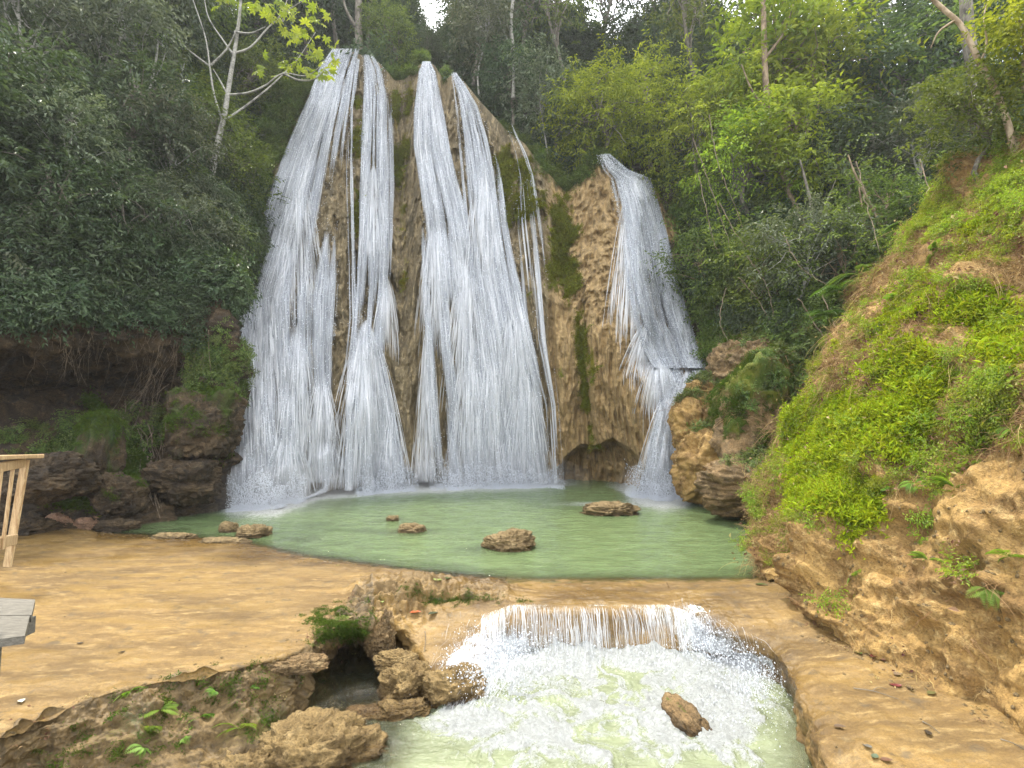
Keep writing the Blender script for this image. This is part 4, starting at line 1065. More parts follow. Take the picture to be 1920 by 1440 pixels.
tree_proto('dark', 'leaf_dark', 'bark', 5.2, (2.5, 2.5, 2.6), 64, 120, .17, 1, crown_lo=.2)
tree_proto('dark2', 'leaf_grey', 'bark_pale', 6.2, (2.2, 2.4, 3.0), 62, 120, .17, 2, lean=1.2, base_r=.07, crown_lo=.25)
tree_proto('mid', 'leaf_mid', 'bark', 5.4, (2.4, 2.3, 2.6), 64, 120, .16, 3, crown_lo=.2)
tree_proto('feather', 'leaf_lime', 'bark', 5.0, (2.6, 2.4, 2.9), 80, 130, .14, 4, crown_lo=.08, droopy=.5, wd=.34)
tree_proto('lime', 'leaf_lime', 'bark_tan', 6.6, (2.3, 2.3, 3.0), 58, 105, .2, 5, lump=.24, crown_lo=.3)
tree_proto('thin', 'leaf_mid', 'bark', 9, (1.7, 1.7, 3.6), 36, 90, .15, 6, lean=.9, base_r=.12, lump=.3)
tree_proto('ridge', 'leaf_dark', 'bark', 8, (3.0, 2.8, 3.2), 54, 90, .17, 7, lump=.22, lean=.8)
tree_proto('thicket', 'leaf_mid', 'bark_tan', 2.6, (2.0, 2.0, 1.7), 52, 120, .12, 8, crown_lo=.15, base_r=.06, lump=.34)
tree_proto('olive', 'leaf_grey', 'bark_pale', 4.4, (2.3, 2.1, 2.0), 56, 120, .14, 9, crown_lo=.3, base_r=.08, droopy=.5, wd=.36)

def put_tree(key, px, py, Y, sc, label, group, name='forest_tree', rz=None, tilt=(0, 0), onhit=False, sz=1.):
    p = atY(px, py, Y)
    if 'overhanging the brink' not in label and (group != RT or onhit):
        h = hit(px, py)
        if h is not None:
            sc = sc * float(np.clip(h[0][1] / Y, .85, 1.3)); p = h[0] - np.array([0, 0, .3])
    e = TREE[key]
    rz = (px * 1.7 + py) % 6.28 if rz is None else rz
    s = (sc, sc, sc * sz)
    if not e[1]:
        o = e[0]; o.location = p; o.rotation_euler = (*tilt, rz); o.scale = s; e[1] = True
    else:
        o = copy_tree(e[0], p, rz, s, tilt)
    o.name = name
    tag(o, label, 'tree', group)
    return o

RT = 'trees on the ridge above the falls'
for a in [
 ('ridge', 505, 60, 33, 1.25, 'dark tree above the far left end of the cliff brink'),
 ('dark', 575, 118, 32, 1.15, 'dark bushy tree left of the top of the widest fall'),
 ('thin', 640, 108, 33, 1.2, 'slender tree standing right behind the top of the widest fall'),
 ('ridge', 690, 120, 35, 1.1, 'tall dark tree with a grey trunk over the second fall'),
 ('mid', 735, 150, 31, .72, 'low rounded tree behind the rock between the second and third falls'),
 ('dark', 800, 132, 33, .42, 'small dark tree just below the bright gap in the canopy'),
 ('ridge', 888, 140, 34, 1.25, 'large dark tree right of the bright gap in the canopy'),
 ('dark2', 900, 175, 30, .95, 'pale stemmed tree behind the brink of the broad fall'),
 ('ridge', 985, 190, 33, 1.3, 'broad dark tree above the descending brink right of the falls'),
 ('dark', 960, 240, 29.5, .8, 'shadowy low tree just behind the mossy brink of the trickles'),
 ('thin', 1040, 260, 32, 1.3, 'tall narrow tree with thin trunk between the dark ridge trees'),
 ('dark2', 1030, 320, 29, .9, 'dark leaning tree over the notch right of the trickles'),
 ('mid', 1090, 330, 29.5, .9, 'grey green tree rooted in the notch left of the right fall'),
 ('ridge', 1130, 200, 35, 1.3, 'high open tree against the white sky right of the falls'),
 ('ridge', 1235, 170, 36, 1.3, 'high airy tree against the sky further right along the ridge'),
 ('thin', 1330, 160, 34, 1.3, 'tall thin tree at the right end of the sky gap'),
]:
    put_tree(*a[:5], a[5], RT, sz=1.1)
for a in [(-120, -20, 31, 1.6, 'ridge'), (-60, 30, 31, 1.4, 'dark'), (1450, 150, 33, 1.4, 'ridge'), (1590, 160, 32, 1.3, 'dark2')][2:]:
    put_tree(a[4], a[0], a[1], a[2], a[3], 'tall dark background tree on the right skyline at %s' % ('the brown trunk' if a[0] < 1500 else 'the upper right'), RT)

RH = 'trees on the slope right of the falls'
for a in [
 ('feather', 1135, 335, 28.3, 1.15, 'feathery light green tree overhanging the brink of the right fall'),
 ('feather', 1225, 320, 23, .95, 'feathery yellow green tree leaning over the right fall'),
 ('feather', 1310, 380, 24, 1.0, 'grey green tree on the slope just right of the right fall'),
 ('thin', 1290, 250, 27, 1.2, 'tall sparse tree above and behind the feathery tree'),
 ('lime', 1455, 330, 20.5, 1.15, 'bright yellow green tree with a long brown trunk'),
 ('lime', 1540, 340, 20, .95, 'bright yellow green tree with drooping sprays in the upper right'),
 ('feather', 1400, 440, 22, .95, 'mid green tree below the bright yellow green trees'),
 ('dark', 1630, 330, 21, 1.1, 'dark leafy tree right of the yellow green trees'),
 ('lime', 1500, 440, 20, .85, 'bushy tree halfway down the right slope'),
 ('dark', 1590, 430, 19, .85, 'dark tree halfway down the slope behind the mound'),
 ('mid', 1720, 300, 18, .95, 'green tree with blue sky peeping through in the upper right'),
 ('dark', 1800, 250, 18, 1.05, 'dark tree behind the bare leaning trunk'),
 ('mid', 1900, 210, 16, .9, 'tree at the right edge above the mossy bank'),
 ('dark2', 1690, 190, 22, 1.0, 'upper dark tree on the right ridge with a pale stem'),
 ('feather', 1380, 330, 22, .75, 'small airy tree left of the long brown trunk'),
 ('thicket', 1330, 560, 22, 1.0, 'twiggy thicket bush right of the misty fall'),
 ('thicket', 1420, 580, 20, 1.0, 'twiggy thicket bush in the middle of the right slope'),
 ('olive', 1500, 590, 18, .8, 'pale grey green shrub above the tan boulders'),
 ('thicket', 1580, 560, 17, .9, 'twiggy thicket bush close behind the mossy bank'),
 ('thicket', 1650, 470, 16.5, .8, 'leafy bush at the shoulder of the mossy bank'),
 ('olive', 1730, 380, 15.5, .7, 'pale shrub on top of the mossy bank beside the dark trees'),
 ('mid', 1850, 320, 13.2, .5, 'fresh green shrub below the bare leaning trunk'),
 ('lime', 1960, 230, 11.5, .5, 'fresh green leafy shrub at the right edge of the view'),
]:
    put_tree(*a[:5], a[5], RH)

LH = 'trees on the shaded left hillside'
for a in [
 ('olive', 60, 210, 19, 1.15, 'grey green tree with silvery leaves in the top left corner'),
 ('dark2', 90, 120, 21, 1.1, 'pale stemmed tree near the top left corner'),
 ('olive', 190, 230, 20, 1.15, 'silvery grey green tree right of the top left corner'),
 ('dark2', 250, 150, 23, 1.2, 'tree with a thin pale trunk high on the left hillside'),
 ('mid', 320, 110, 25, 1.2, 'mid green tree in the veil of light at the upper left'),
 ('mid', 410, 120, 27, 1.15, 'green tree behind the pale forked tree'),
 ('dark', 480, 130, 29, 1.1, 'dark tree between the pale forked tree and the widest fall'),
 ('mid', 460, 250, 25.5, .8, 'yellowish green tree beside the upper left edge of the widest fall'),
 ('dark', 0, 380, 15.5, .9, 'dark bushy tree at the left edge halfway up'),
 ('olive', 130, 400, 16.5, .8, 'grey green bushy tree in the middle of the left hillside'),
 ('dark', 240, 350, 18.5, .85, 'dark rounded tree in the middle of the left hillside'),
 ('olive', 330, 380, 19, .8, 'brownish green bush dotted with white flowers'),
 ('mid', 400, 330, 22, .7, 'green bush at the foot of the pale forked tree'),
 ('mid', 430, 420, 22, .65, 'leafy bush overhanging the left edge of the widest fall'),
 ('dark', 70, 520, 13.2, .62, 'dark glossy leaved tree hanging over the cave at the left'),
 ('dark', 200, 520, 14.8, .62, 'dark tree drooping over the middle of the cave roof'),
 ('olive', 310, 500, 17, .62, 'grey leaved bush drooping above the root curtain'),
 ('dark', -90, 470, 12.5, .8, 'dark tree cut by the left edge above the cave'),
]:
    put_tree(*a[:5], a[5], LH)
for e in TREE.values():
    if not e[1]:
        for ch in list(e[0].children): bpy.data.objects.remove(ch)
        bpy.data.objects.remove(e[0])

# ------------------------------------------------------------------ scattered ground cover (geometry-node instances)
SRC = bpy.data.collections.new('plant_sources')      # never linked to the scene
def source_set(name, objs):
    c = bpy.data.collections.new(name)
    for k, o in enumerate(objs):
        c.objects.link(o)
        o.name = '%s_%s' % (name, 'abcdefgh'[k])
    return c

def scatter(name, label, pts, nrm, scl, src, align=.7, seed=1, z=0., parent=None):
    rng = np.random.default_rng(seed); n = len(pts)
    up = np.array([0, 0, 1.])
    N = unit(nrm * align + up * (1 - align))
    rot = np.zeros((n, 3)); spin = rng.uniform(0, 6.283, n)
    for i in range(n):
        q = Vector(N[i]).to_track_quat('Z', 'Y') @ Euler((0, 0, spin[i])).to_quaternion()
        rot[i] = q.to_euler()
    me = bpy.data.meshes.new(name); me.vertices.add(n)
    me.vertices.foreach_set('co', np.ascontiguousarray(pts + N * z, np.float32).ravel())
    a = me.attributes.new('rot', 'FLOAT_VECTOR', 'POINT'); a.data.foreach_set('vector', rot.astype(np.float32).ravel())
    a = me.attributes.new('scl', 'FLOAT', 'POINT'); a.data.foreach_set('value', np.asarray(scl, np.float32))
    k = len(src.objects)
    a = me.attributes.new('idx', 'INT', 'POINT'); a.data.foreach_set('value', rng.integers(0, k, n).astype(np.int32))
    me.update()
    o = bpy.data.objects.new(name, me); COL.objects.link(o)
    tag(o, label, kind='stuff')
    ng = bpy.data.node_groups.new(name, 'GeometryNodeTree')
    ng.interface.new_socket('Geometry', in_out='INPUT', socket_type='NodeSocketGeometry')
    ng.interface.new_socket('Geometry', in_out='OUTPUT', socket_type='NodeSocketGeometry')
    N_ = ng.nodes; L_ = ng.links
    gi = N_.new('NodeGroupInput'); go = N_.new('NodeGroupOutput')
    ci = N_.new('GeometryNodeCollectionInfo'); ci.inputs['Collection'].default_value = src
    ci.inputs['Separate Children'].default_value = True; ci.inputs['Reset Children'].default_value = True
    ip_ = N_.new('GeometryNodeInstanceOnPoints')
    def na(nm, ty):
        x = N_.new('GeometryNodeInputNamedAttribute'); x.data_type = ty; x.inputs['Name'].default_value = nm; return x.outputs[0]
    L_.new(gi.outputs[0], ip_.inputs['Points']); L_.new(ci.outputs[0], ip_.inputs['Instance'])
    ip_.inputs['Pick Instance'].default_value = True
    L_.new(na('idx', 'INT'), ip_.inputs['Instance Index'])
    er = N_.new('FunctionNodeEulerToRotation'); L_.new(na('rot', 'FLOAT_VECTOR'), er.inputs[0]); L_.new(er.outputs[0], ip_.inputs['Rotation'])
    cx = N_.new('ShaderNodeCombineXYZ'); s_ = na('scl', 'FLOAT')
    for q in range(3): L_.new(s_, cx.inputs[q])
    L_.new(cx.outputs[0], ip_.inputs['Scale'])
    L_.new(ip_.outputs[0], go.inputs[0])
    md = o.modifiers.new('scatter', 'NODES'); md.node_group = ng
    return o

def pick(G, prob, n, seed):
    """random points on a surface grid with relative probability prob (per vertex)"""
    rng = np.random.default_rng(seed)
    du = np.linalg.norm(np.gradient(G, axis=1), axis=-1); dv = np.linalg.norm(np.gradient(G, axis=0), axis=-1)
    w = (np.clip(prob, 0, None) * du * dv).ravel(); w = w / w.sum()
    i = rng.choice(w.size, n, p=w)
    nv, nu = G.shape[:2]; r, c = i // nu, i % nu
    P = G[r, c] + (G[np.minimum(r + 1, nv - 1), c] - G[r, c]) * rng.uniform(0, 1, (n, 1)) + (G[r, np.minimum(c + 1, nu - 1)] - G[r, c]) * rng.uniform(0, 1, (n, 1))
    return P, grid_normals(G)[r, c], r, c

def bush_src(nm, mat, seeds, R=.6, ncl=14, lpc=56, size=.13, flat=.8, droopy=.35, wd=.42):
    obs = []
    for s in seeds:
        rng = np.random.default_rng(s)
        d = unit(rng.normal(0, 1, (ncl, 3)) + np.array([0, 0, .6]))
        C = d * R * rng.uniform(.3, 1., (ncl, 1)); C[:, 2] = np.abs(C[:, 2]) * .9
        V, F, A = spray_cloud(rng, C, R * rng.uniform(.3, .5, ncl), int(lpc * .85), size * 1.15, flat, droopy, wd)
        mb = MB(); mb.add(V, F, A)
        ob = mb.build(nm, M[mat], None, False, link=False); obs.append(ob)
    return source_set(nm, obs)
b_dark = bush_src('dark_bush', 'leaf_dark', (11, 12, 13), .75, 16, 63, .15)
b_mid = bush_src('mid_bush', 'leaf_mid', (21, 22, 23), .65, 16, 63, .12)
b_lime = bush_src('lime_bush', 'leaf_lime', (31, 32), .35, 10, 42, .065)
b_small = bush_src('creeper', 'leaf_mid', (41, 42, 43), .28, 9, 42, .06, wd=.6)

# left hillside
bx, by = to_px(GL)
inside = (bx > -500) * (bx < 640) * (by > -420)
ov = fbm(GL, .35, 3, 5)
P, N, r, c = pick(GL, inside * (by < 560) * np.clip(.5 + 1.2 * ov, .05, 2), 900, 3)
rs = np.random.default_rng(1)
scatter('undergrowth', 'dense dark shrubs matting the left hillside above the cave', P, N, rs.uniform(.6, 1.35, len(P)), b_dark, .5, 3, .1)
P, N, r, c = pick(GL, inside * (by < 545) * np.clip(.2 - ov + .8 * sstep(300, 520, bx), 0, 2), 620, 4)
scatter('undergrowth', 'lighter green shrubs on the left hillside beside the widest fall', P, N, rs.uniform(.6, 1.3, len(P)), b_mid, .5, 4, .15)
b_grey = bush_src('grey_bush', 'leaf_grey', (51, 52, 53), .7, 16, 63, .11, .8, .5, .36)
P, N, r, c = pick(GL, inside * (by < 540) * np.clip(.3 + .9 * fbm(GL, .5, 3, 66), 0, 2), 420, 54)
scatter('undergrowth', 'silvery grey shrubs dotted over the left hillside', P, N, rs.uniform(.6, 1.4, len(P)), b_grey, .5, 54, .25)
P, N, r, c = pick(GL, inside * (by < 520) * np.clip(-.1 + 1.1 * fbm(GL, .6, 3, 67), 0, 2), 150, 55)
scatter('undergrowth', 'fresh lime green shrubs scattered on the left hillside', P, N, rs.uniform(.8, 1.8, len(P)), b_lime, .5, 55, .45)  # lime leaves mixed in to vary the shrub colours
P, N, r, c = pick(GL, (np.exp(-((by - 545) / 45) ** 2) * (bx > -300) * (bx < 370) + .5 * np.exp(-((bx - 395) / 50) ** 2 - ((by - 470) / 70) ** 2)), 330, 5)
scatter('undergrowth', 'leafy shrubs drooping over the lip of the dark cave', P, N, rs.uniform(.45, .95, len(P)), b_dark, .8, 5, .1)
P, N, r, c = pick(GL, (np.exp(-((bx - 400) / 40) ** 2 - ((by - 690) / 50) ** 2) + .5 * np.exp(-((bx - 160) / 110) ** 2 - ((by - 830) / 40) ** 2) + .3 * np.exp(-((bx - 290) / 60) ** 2 - ((by - 800) / 50) ** 2)), 260, 6)
scatter('creepers', 'small leafy creepers on the cave wall left of the falls', P, N, rs.uniform(.5, 1.1, len(P)), b_small, .8, 6)
# right hillside
bx, by = to_px(GR); ov = fbm(GR, .4, 3, 9)
ins = (bx < 2150) * (bx > np.interp(by, [250, 330, 440, 560, 650, 700, 760], [1180, 1250, 1285, 1305, 1330, 1350, 1350]))
P, N, r, c = pick(GR, ins * (.8 + ov), 1100, 7)
scatter('undergrowth', 'dense green shrubs covering the slope right of the falls', P, N, rs.uniform(.6, 1.3, len(P)), b_mid, .5, 7, .1)
P, N, r, c = pick(GR, ins * np.clip(.3 - ov, 0, 2) * sstep(700, 500, by), 600, 8)
scatter('undergrowth', 'darker shrubs in the hollows of the slope right of the falls', P, N, rs.uniform(.6, 1.2, len(P)), b_dark, .5, 8, .1)
# plateau and brink
q = rs.uniform(0, 1, (520, 2)); X_ = -19 + q[:, 0] * 40; Y_ = 29.2 + q[:, 1] * 14
pts = []
for x, y in zip(X_, Y_):
    p = down(x, y)
    if p is None or p[2] < 5: p = np.array([x, y, np.interp(x / 30 * 960 + 960, [-400, 200, 500, 650, 900, 1050, 1300, 1600, 2300], [15, 17, 20, 22, 19.5, 15.5, 14, 12.5, 11]) - 1])
    pts.append(p)
pts = np.array(pts)
scatter('undergrowth', 'dark shrubs behind the brink of the falls', pts, np.tile([0, 0, 1.], (len(pts), 1)), rs.uniform(.9, 2., len(pts)), b_dark, .5, 9, .1)
dp = []
rs2 = np.random.default_rng(77)
while len(dp) < 900:
    px = rs2.uniform(470, 1420); top_ = np.interp(px, [470, 740, 785, 835, 870, 1040, 1100, 1300, 1420], [-80, -60, 95, 95, 10, 10, 70, 90, 60])
    py = top_ + (1 - rs2.uniform(0, 1) ** 1.1) * (np.interp(px, PXc, ridge) + 40 - top_)
    dp.append(atY(px, py, rs2.uniform(35, 44)))
dp = np.array(dp)
scatter('distant_wood', 'dark distant wood behind the ridge of the falls', dp, np.tile([0, 0, 1.], (len(dp), 1)), rs2.uniform(1.1, 1.9, len(dp)), b_dark, .5, 30)
# brink fringe on the cliff edge between the falls
fr = []
for px, a_ in [(1100, 16), (1118, 12), (740, 8), (765, 10), (780, 6), (832, 4), (970, 8), (1010, 14), (1040, 16), (1062, 14), (1085, 14), (1110, 6), (1230, 5), (1262, 12), (1290, 12), (1240, 6), (560, 16), (580, 12), (540, 16), (520, 14)]:
    for _ in range(a_):
        x = px + rs.normal(0, 12); yy_ = np.interp(x, PXc, ridge) + rs.uniform(-14, 12)
        fr.append(atY(x, yy_, float(surf(Yd, x, max(yy_, np.interp(x, PXc, ridge) + 1))) + rs.uniform(0, .8)))
for _ in range(150):
    yy_ = rs.uniform(150, 470); lx_ = np.interp(yy_, [130, 180, 250, 350, 450, 560], [598, 580, 547, 506, 468, 422]) - rs.uniform(8, 60)
    fr.append(atY(lx_, yy_, float(surf(Yd, lx_, yy_)) - rs.uniform(-.1, .4)))
fr = np.array(fr)
scatter('undergrowth', 'scrubby bushes along the brink between the falls', fr, np.tile([0, -.3, 1.], (len(fr), 1)), rs.uniform(.35, .8, len(fr)), b_mid, .5, 10)

# moss carpets: feathery tufts
def tuft_src(nm, mat, seeds, n=46, size=.05, spread=.07, wd=.3, up=.6):
    obs = []
    for s in seeds:
        rng = np.random.default_rng(s)
        P = np.concatenate([rng.normal(0, spread, (n, 2)), rng.uniform(-.01, .015, (n, 1))], 1)
        D = rng.normal(0, .8, (n, 3)) + np.array([0, 0, up]); N = rng.normal(0, 1, (n, 3)) + np.array([0, 0, .5])
        V, F = leaves(P, D, N, size * rng.uniform(.5, 1.3, n), wd)
        mb = MB(); mb.add(V, F, np.repeat(rng.uniform(0, 1, n), 4)); obs.append(mb.build(nm, M[mat], None, False, link=False))
    return source_set(nm, obs)
m_src = tuft_src('moss_tuft', 'moss', (1, 2, 3), 60, .055, .075)
M['mosso'] = leaf_mat('olive_moss', (.09, .10, .012), (.22, .23, .03), .3, .8, spec=.1)
mo_src = tuft_src('olive_moss_tuft', 'mosso', (6, 7), 60, .08, .11)
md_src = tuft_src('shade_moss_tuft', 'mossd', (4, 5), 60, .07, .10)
P, N, r, c = pick(GM, np.clip((mmask - .42) * 4, 0, 1) * (GMX < 2000), 19000, 11)
scatter('moss', 'bright lime moss carpet on the right bank', P, N, rs.uniform(.6, 1.7, len(P)), m_src, .8, 11)
P, N, r, c = pick(GL, np.clip((lm - .5) * 3, 0, 1) * (LLY > 640), 2600, 12)
scatter('moss', 'green moss cushions on the shaded cave wall', P, N, rs.uniform(.7, 1.8, len(P)), md_src, .8, 12)
cm = np.clip((moss - .46) * 2.5, 0, 1) * (PYc > ridge + 4) * (cut < .5)
P, N, r, c = pick(GC, cm, 3600, 13)
scatter('moss', 'hanging moss streaks between the falls on the cliff', P, N, rs.uniform(.7, 1.7, len(P)), mo_src, .6, 13)

# tangle on the mound: dry stems, dead leaves, small plants
def stem_src(nm, seeds, n=12, L=.35, mat='straw', rr=.0035):
    obs = []
    for s in seeds:
        rng = np.random.default_rng(s); mb = MB()
        for _ in range(n):
            a = np.append(rng.normal(0, .09, 2), -.02); d = unit(rng.normal(0, 1, 3) + np.array([0, 0, .45]))
            l = L * rng.uniform(.4, 1.3); t = np.linspace(0, 1, 6)[:, None]
            p = a + d * l * t + np.array([0, 0, -.5]) * l * t ** 2 + rng.normal(0, .012, (6, 3)) * t
            mb.tube(p, np.linspace(rr, rr * .4, 6), 3, rng.uniform(0, 1))
        obs.append(mb.build(nm, M[mat], None, True, link=False))
    return source_set(nm, obs)
s_src = stem_src('dry_stems', (1, 2, 3), 14)
s_long = stem_src('long_stems', (4, 5), 9, .8, rr=.005)
def dead_src(nm, seeds):
    obs = []
    for s in seeds:
        rng = np.random.default_rng(s); n = 9
        P = np.concatenate([rng.normal(0, .14, (n, 2)), rng.uniform(0, .03, (n, 1))], 1)
        V, F = leaves(P, rng.normal(0, 1, (n, 3)) * np.array([1, 1, .3]), rng.normal(0, .5, (n, 3)) + np.array([0, 0, 1]), rng.uniform(.04, .09, n), .5, .2)
        mb = MB(); mb.add(V, F, np.repeat(rng.uniform(0, 1, n), 4)); obs.append(mb.build(nm, M['dead'], None, False, link=False))
    return source_set(nm, obs)
d_src = dead_src('dead_leaves', (1, 2, 3))
inm = (GMX < 2020) * 1.
tn = fbm(GM, 1.1, 3, 88)
top = inm * sstep(1.02, .0, np.linspace(0, 1, GM.shape[0]))[:, None]
nofoot = np.where(np.linspace(0, 1, GM.shape[0])[:, None] < .68, 1., .05)
P, N, r, c = pick(GM, inm * nofoot * np.clip(.75 - mmask + tn, .12, 2), 5600, 14)
scatter('dry_stems', 'tangle of dry brown stems on the mossy bank', P, N, rs.uniform(.5, 1.3, len(P)), s_src, .7, 14)
P, N, r, c = pick(GM, inm * nofoot * np.clip(.5 + tn, .1, 2), 1500, 15)
scatter('leaf_litter', 'fallen dry leaves caught on the mossy bank', P, N, rs.uniform(.6, 1.3, len(P)), d_src, .8, 15, .03)
def gq2(x0, y0, sx, sy, a=1.): return a * np.exp(-((GMX - x0) / sx) ** 2 - ((GMY - y0) / sy) ** 2)
P, N, r, c = pick(GM, nofoot * (gq2(1860, 760, 60, 60, 1.2) + gq2(1790, 900, 60, 40, .7) + gq2(1720, 930, 60, 40, .6) + gq2(1650, 920, 50, 40, .5) + gq2(1880, 980, 50, 40, .8) + gq2(1850, 1110, 60, 30, .8) + gq2(1590, 1080, 40, 40, .6) + gq2(1720, 990, 70, 40, .5) + gq2(1760, 400, 40, 40, .8) + gq2(1900, 380, 50, 60, .8) + .09 * inm), 760, 16)
scatter('creepers', 'fresh green leafy creepers on the mossy bank', P, N, rs.uniform(.3, .8, len(P)), b_lime, .6, 16)
P, N, r, c = pick(GM, inm * sstep(.30, .12, np.linspace(0, 1, GM.shape[0]))[:, None] + gq2(1640, 560, 50, 80, .3), 500, 17)
scatter('dry_stems', 'long dry stems along the crest of the mossy bank', P, N, rs.uniform(.5, 1.2, len(P)), s_long, .7, 17)
# bank below the left ledge
fm2 = sstep(640, 560, FX) * ROUGH * (FY > 1240)
P, N, r, c = pick(GF, fm2 * np.clip(.6 + fbm(GF, 1.5, 3, 4), 0, 2), 260, 18)
scatter('moss', 'thin dark moss on the rock face below the left ledge', P, N, rs.uniform(.25, .6, len(P)), md_src, .8, 18)
P, N, r, c = pick(GF, np.exp(-((FX - 640) / 38) ** 2 - ((FY - 1168) / 22) ** 2) + .5 * np.exp(-((FX - 850) / 80) ** 2 - ((FY - 1118) / 7) ** 2), 520, 19)
scatter('moss', 'moss patches on the knobbly rock beside the weir', P, N, rs.uniform(.2, .5, len(P)), md_src, .8, 19)
# brown thicket between the tan boulders and the mossy bank
h_ = []
for _ in range(900):
    h = hit(rs.uniform(1340, 1620), rs.uniform(600, 900))
    if h is not None and h[2] in ('right_hillside',): h_.append((h[0], h[1]))
if h_:
    Pq = np.array([a for a, b in h_]); Nq = np.array([b for a, b in h_])
    scatter('dry_stems', 'brown dry thicket between the boulders and the mossy bank', Pq, Nq, rs.uniform(1., 2.2, len(Pq)), s_src, .6, 20)
    scatter('creepers', 'dusty creepers behind the tan boulders', Pq[::2], Nq[::2], rs.uniform(.8, 1.6, len(Pq[::2])), b_small, .6, 21)
# ================================================================== boulders
def boulder(label, c, r, mat='boulder', seed=1, moss_amt=.0, rz=0., rough=1., name='boulder', group=None, res=90, bottom=None, freq=1., wl=None, veg=0):
    r = np.array(r, float); s = float(r.mean())
    nu, nv = int(res * 1.6), res
    th = np.linspace(0, 2 * math.pi, nu, endpoint=False); ph = np.linspace(.02, math.pi - .02, nv)
    T, Pn = np.meshgrid(th, ph)
    n = np.stack([np.sin(Pn) * np.cos(T), np.sin(Pn) * np.sin(T), np.cos(Pn)], -1)
    sq = n / (np.sum(np.abs(n) ** 2.6, -1, keepdims=True) ** (1 / 2.6))
    Q = sq + seed * 7.1
    d = .30 * fbm(Q, 1.1 * freq, 4, seed) + rough * (.04 * (cells(Q, 1.7 * freq, seed) - .45) + .26 * ridged(Q, (1.9 * freq, 1.9 * freq, 3.4 * freq), 6, seed + 3, .62) + .10 * ridged(Q, 6 * freq, 4, seed + 5, .6))
    V = sq * (1 + d)[..., None] * r
    cz, szz = math.cos(rz), math.sin(rz)
    V = np.stack([V[..., 0] * cz - V[..., 1] * szz, V[..., 0] * szz + V[..., 1] * cz, V[..., 2]], -1)
    up = sstep(.1, .8, n[..., 2])
    wz = sstep(.10, -.02, V[..., 2] + c[2] - wl + .05 * fbm(Q, 3, 2, 3)) if wl is not None else V[..., 2] * 0
    m = moss_amt * (.55 + .45 * up) + .25 * fbm(Q, 1.6, 3, seed + 9) * (moss_amt > 0) 
    caps = np.array([[0, 0, V[0, :, 2].mean()], [0, 0, V[-1, :, 2].mean()]])
    F = grid_faces(nv, nu, True); Vf = np.concatenate([V.reshape(-1, 3), caps])
    j = np.arange(nu); k = nv * nu
    T1 = np.stack([np.full(nu, k), j, (j + 1) % nu], 1); T2 = np.stack([np.full(nu, k + 1), (nv - 1) * nu + (j + 1) % nu, (nv - 1) * nu + j], 1)
    o = mk(name, Vf, [F, np.concatenate([T1, T2])], M[mat], None, True, {'moss': np.concatenate([m.ravel(), [0, 0]]), 'wet': np.concatenate([wz.ravel(), [0, 0]])})
    o.location = c
    tag(o, label, 'boulder' if name == 'boulder' else 'rock', group)
    if veg:
        rv = np.random.default_rng(seed + 500); n0 = n.reshape(-1, 3); pr = (np.clip(n0[:, 2] + .1, 0, 1) * np.clip(n0[:, 0] * .6 + .6, 0, 1) * (fbm(Q, 1.3, 3, seed + 7).ravel() > -.1)); pr = pr / pr.sum()
        for nm_, src_, ct_, sc_ in (('creepers', b_small, 46, (.5, 1.1)), ('dry_stems', s_src, 60, (.8, 1.9))):
            i_ = rv.choice(len(pr), ct_, p=pr)
            q_ = scatter(nm_, None, V.reshape(-1, 3)[i_], n0[i_], rv.uniform(*sc_, ct_), src_, .7, seed); q_.parent = o
    if moss_amt >= .3:
        rgb = np.random.default_rng(seed); up2 = np.clip(m - .45 + .5 * fbm(Q, 2.2, 3, seed + 19), 0, 1) * (n[..., 2] > -.3); pr = (up2 * np.sin(Pn)).ravel(); 
        cnt = int(110 * (r[0] * r[1]) ** .5 * max(r[2], .3) * 4 * moss_amt / float(np.clip(s * 1.1, .3, 1)) ** 1.2); i_ = rgb.choice(pr.size, cnt, p=pr / pr.sum())
        nn_ = np.stack([n[..., 0] * cz - n[..., 1] * szz, n[..., 0] * szz + n[..., 1] * cz, n[..., 2]], -1).reshape(-1, 3)
        mo = scatter('moss', None, V.reshape(-1, 3)[i_], nn_[i_], rgb.uniform(.5, 1.3, cnt) * float(np.clip(s * 1.1, .22, 1)), md_src if mat != 'mound' else mo_src, .8, seed)
        mo.parent = o
    return o

def at_water(px, py, z=0.): return atZ(px, py, z)
PR = 'rocks breaking the pool surface'
def prock(label, px, py, hw, h, seed, dy=1., **k):
    c = atZ(px, py, 0.); s = c[1] / FOC
    return boulder(label, c + np.array([0, 0, h * .12]), (hw * s * .86, hw * s * dy * .8, h), seed=seed, name='rock', group=PR, wl=.03, **k)
prock('broad jagged rock in the pool in front of the right fall', 1146, 962, 52, .27, 3, .7, freq=1.5)
prock('jagged tan rock alone in the middle of the pool', 958, 1026, 44, .28, 4, .7, freq=1.6)
prock('small pale rock in the pool left of the middle', 772, 996, 26, .15, 5, .7, freq=1.4)
prock('tiny rock just behind the small pale rock in the pool', 736, 976, 12, .13, 6, .8)
prock('dark rounded rock at the pool edge beside the left ledge', 430, 996, 16, .20, 7, .8)
prock('long low rock running from the left ledge into the pool', 476, 1004, 30, .20, 8, .8, freq=1.5)
prock('flat pale rock on the rim between left ledge and pool', 325, 1010, 42, .12, 9, .5)
prock('low tan hump joining the left ledge to the pool rocks', 420, 1018, 44, .10, 10, .5)

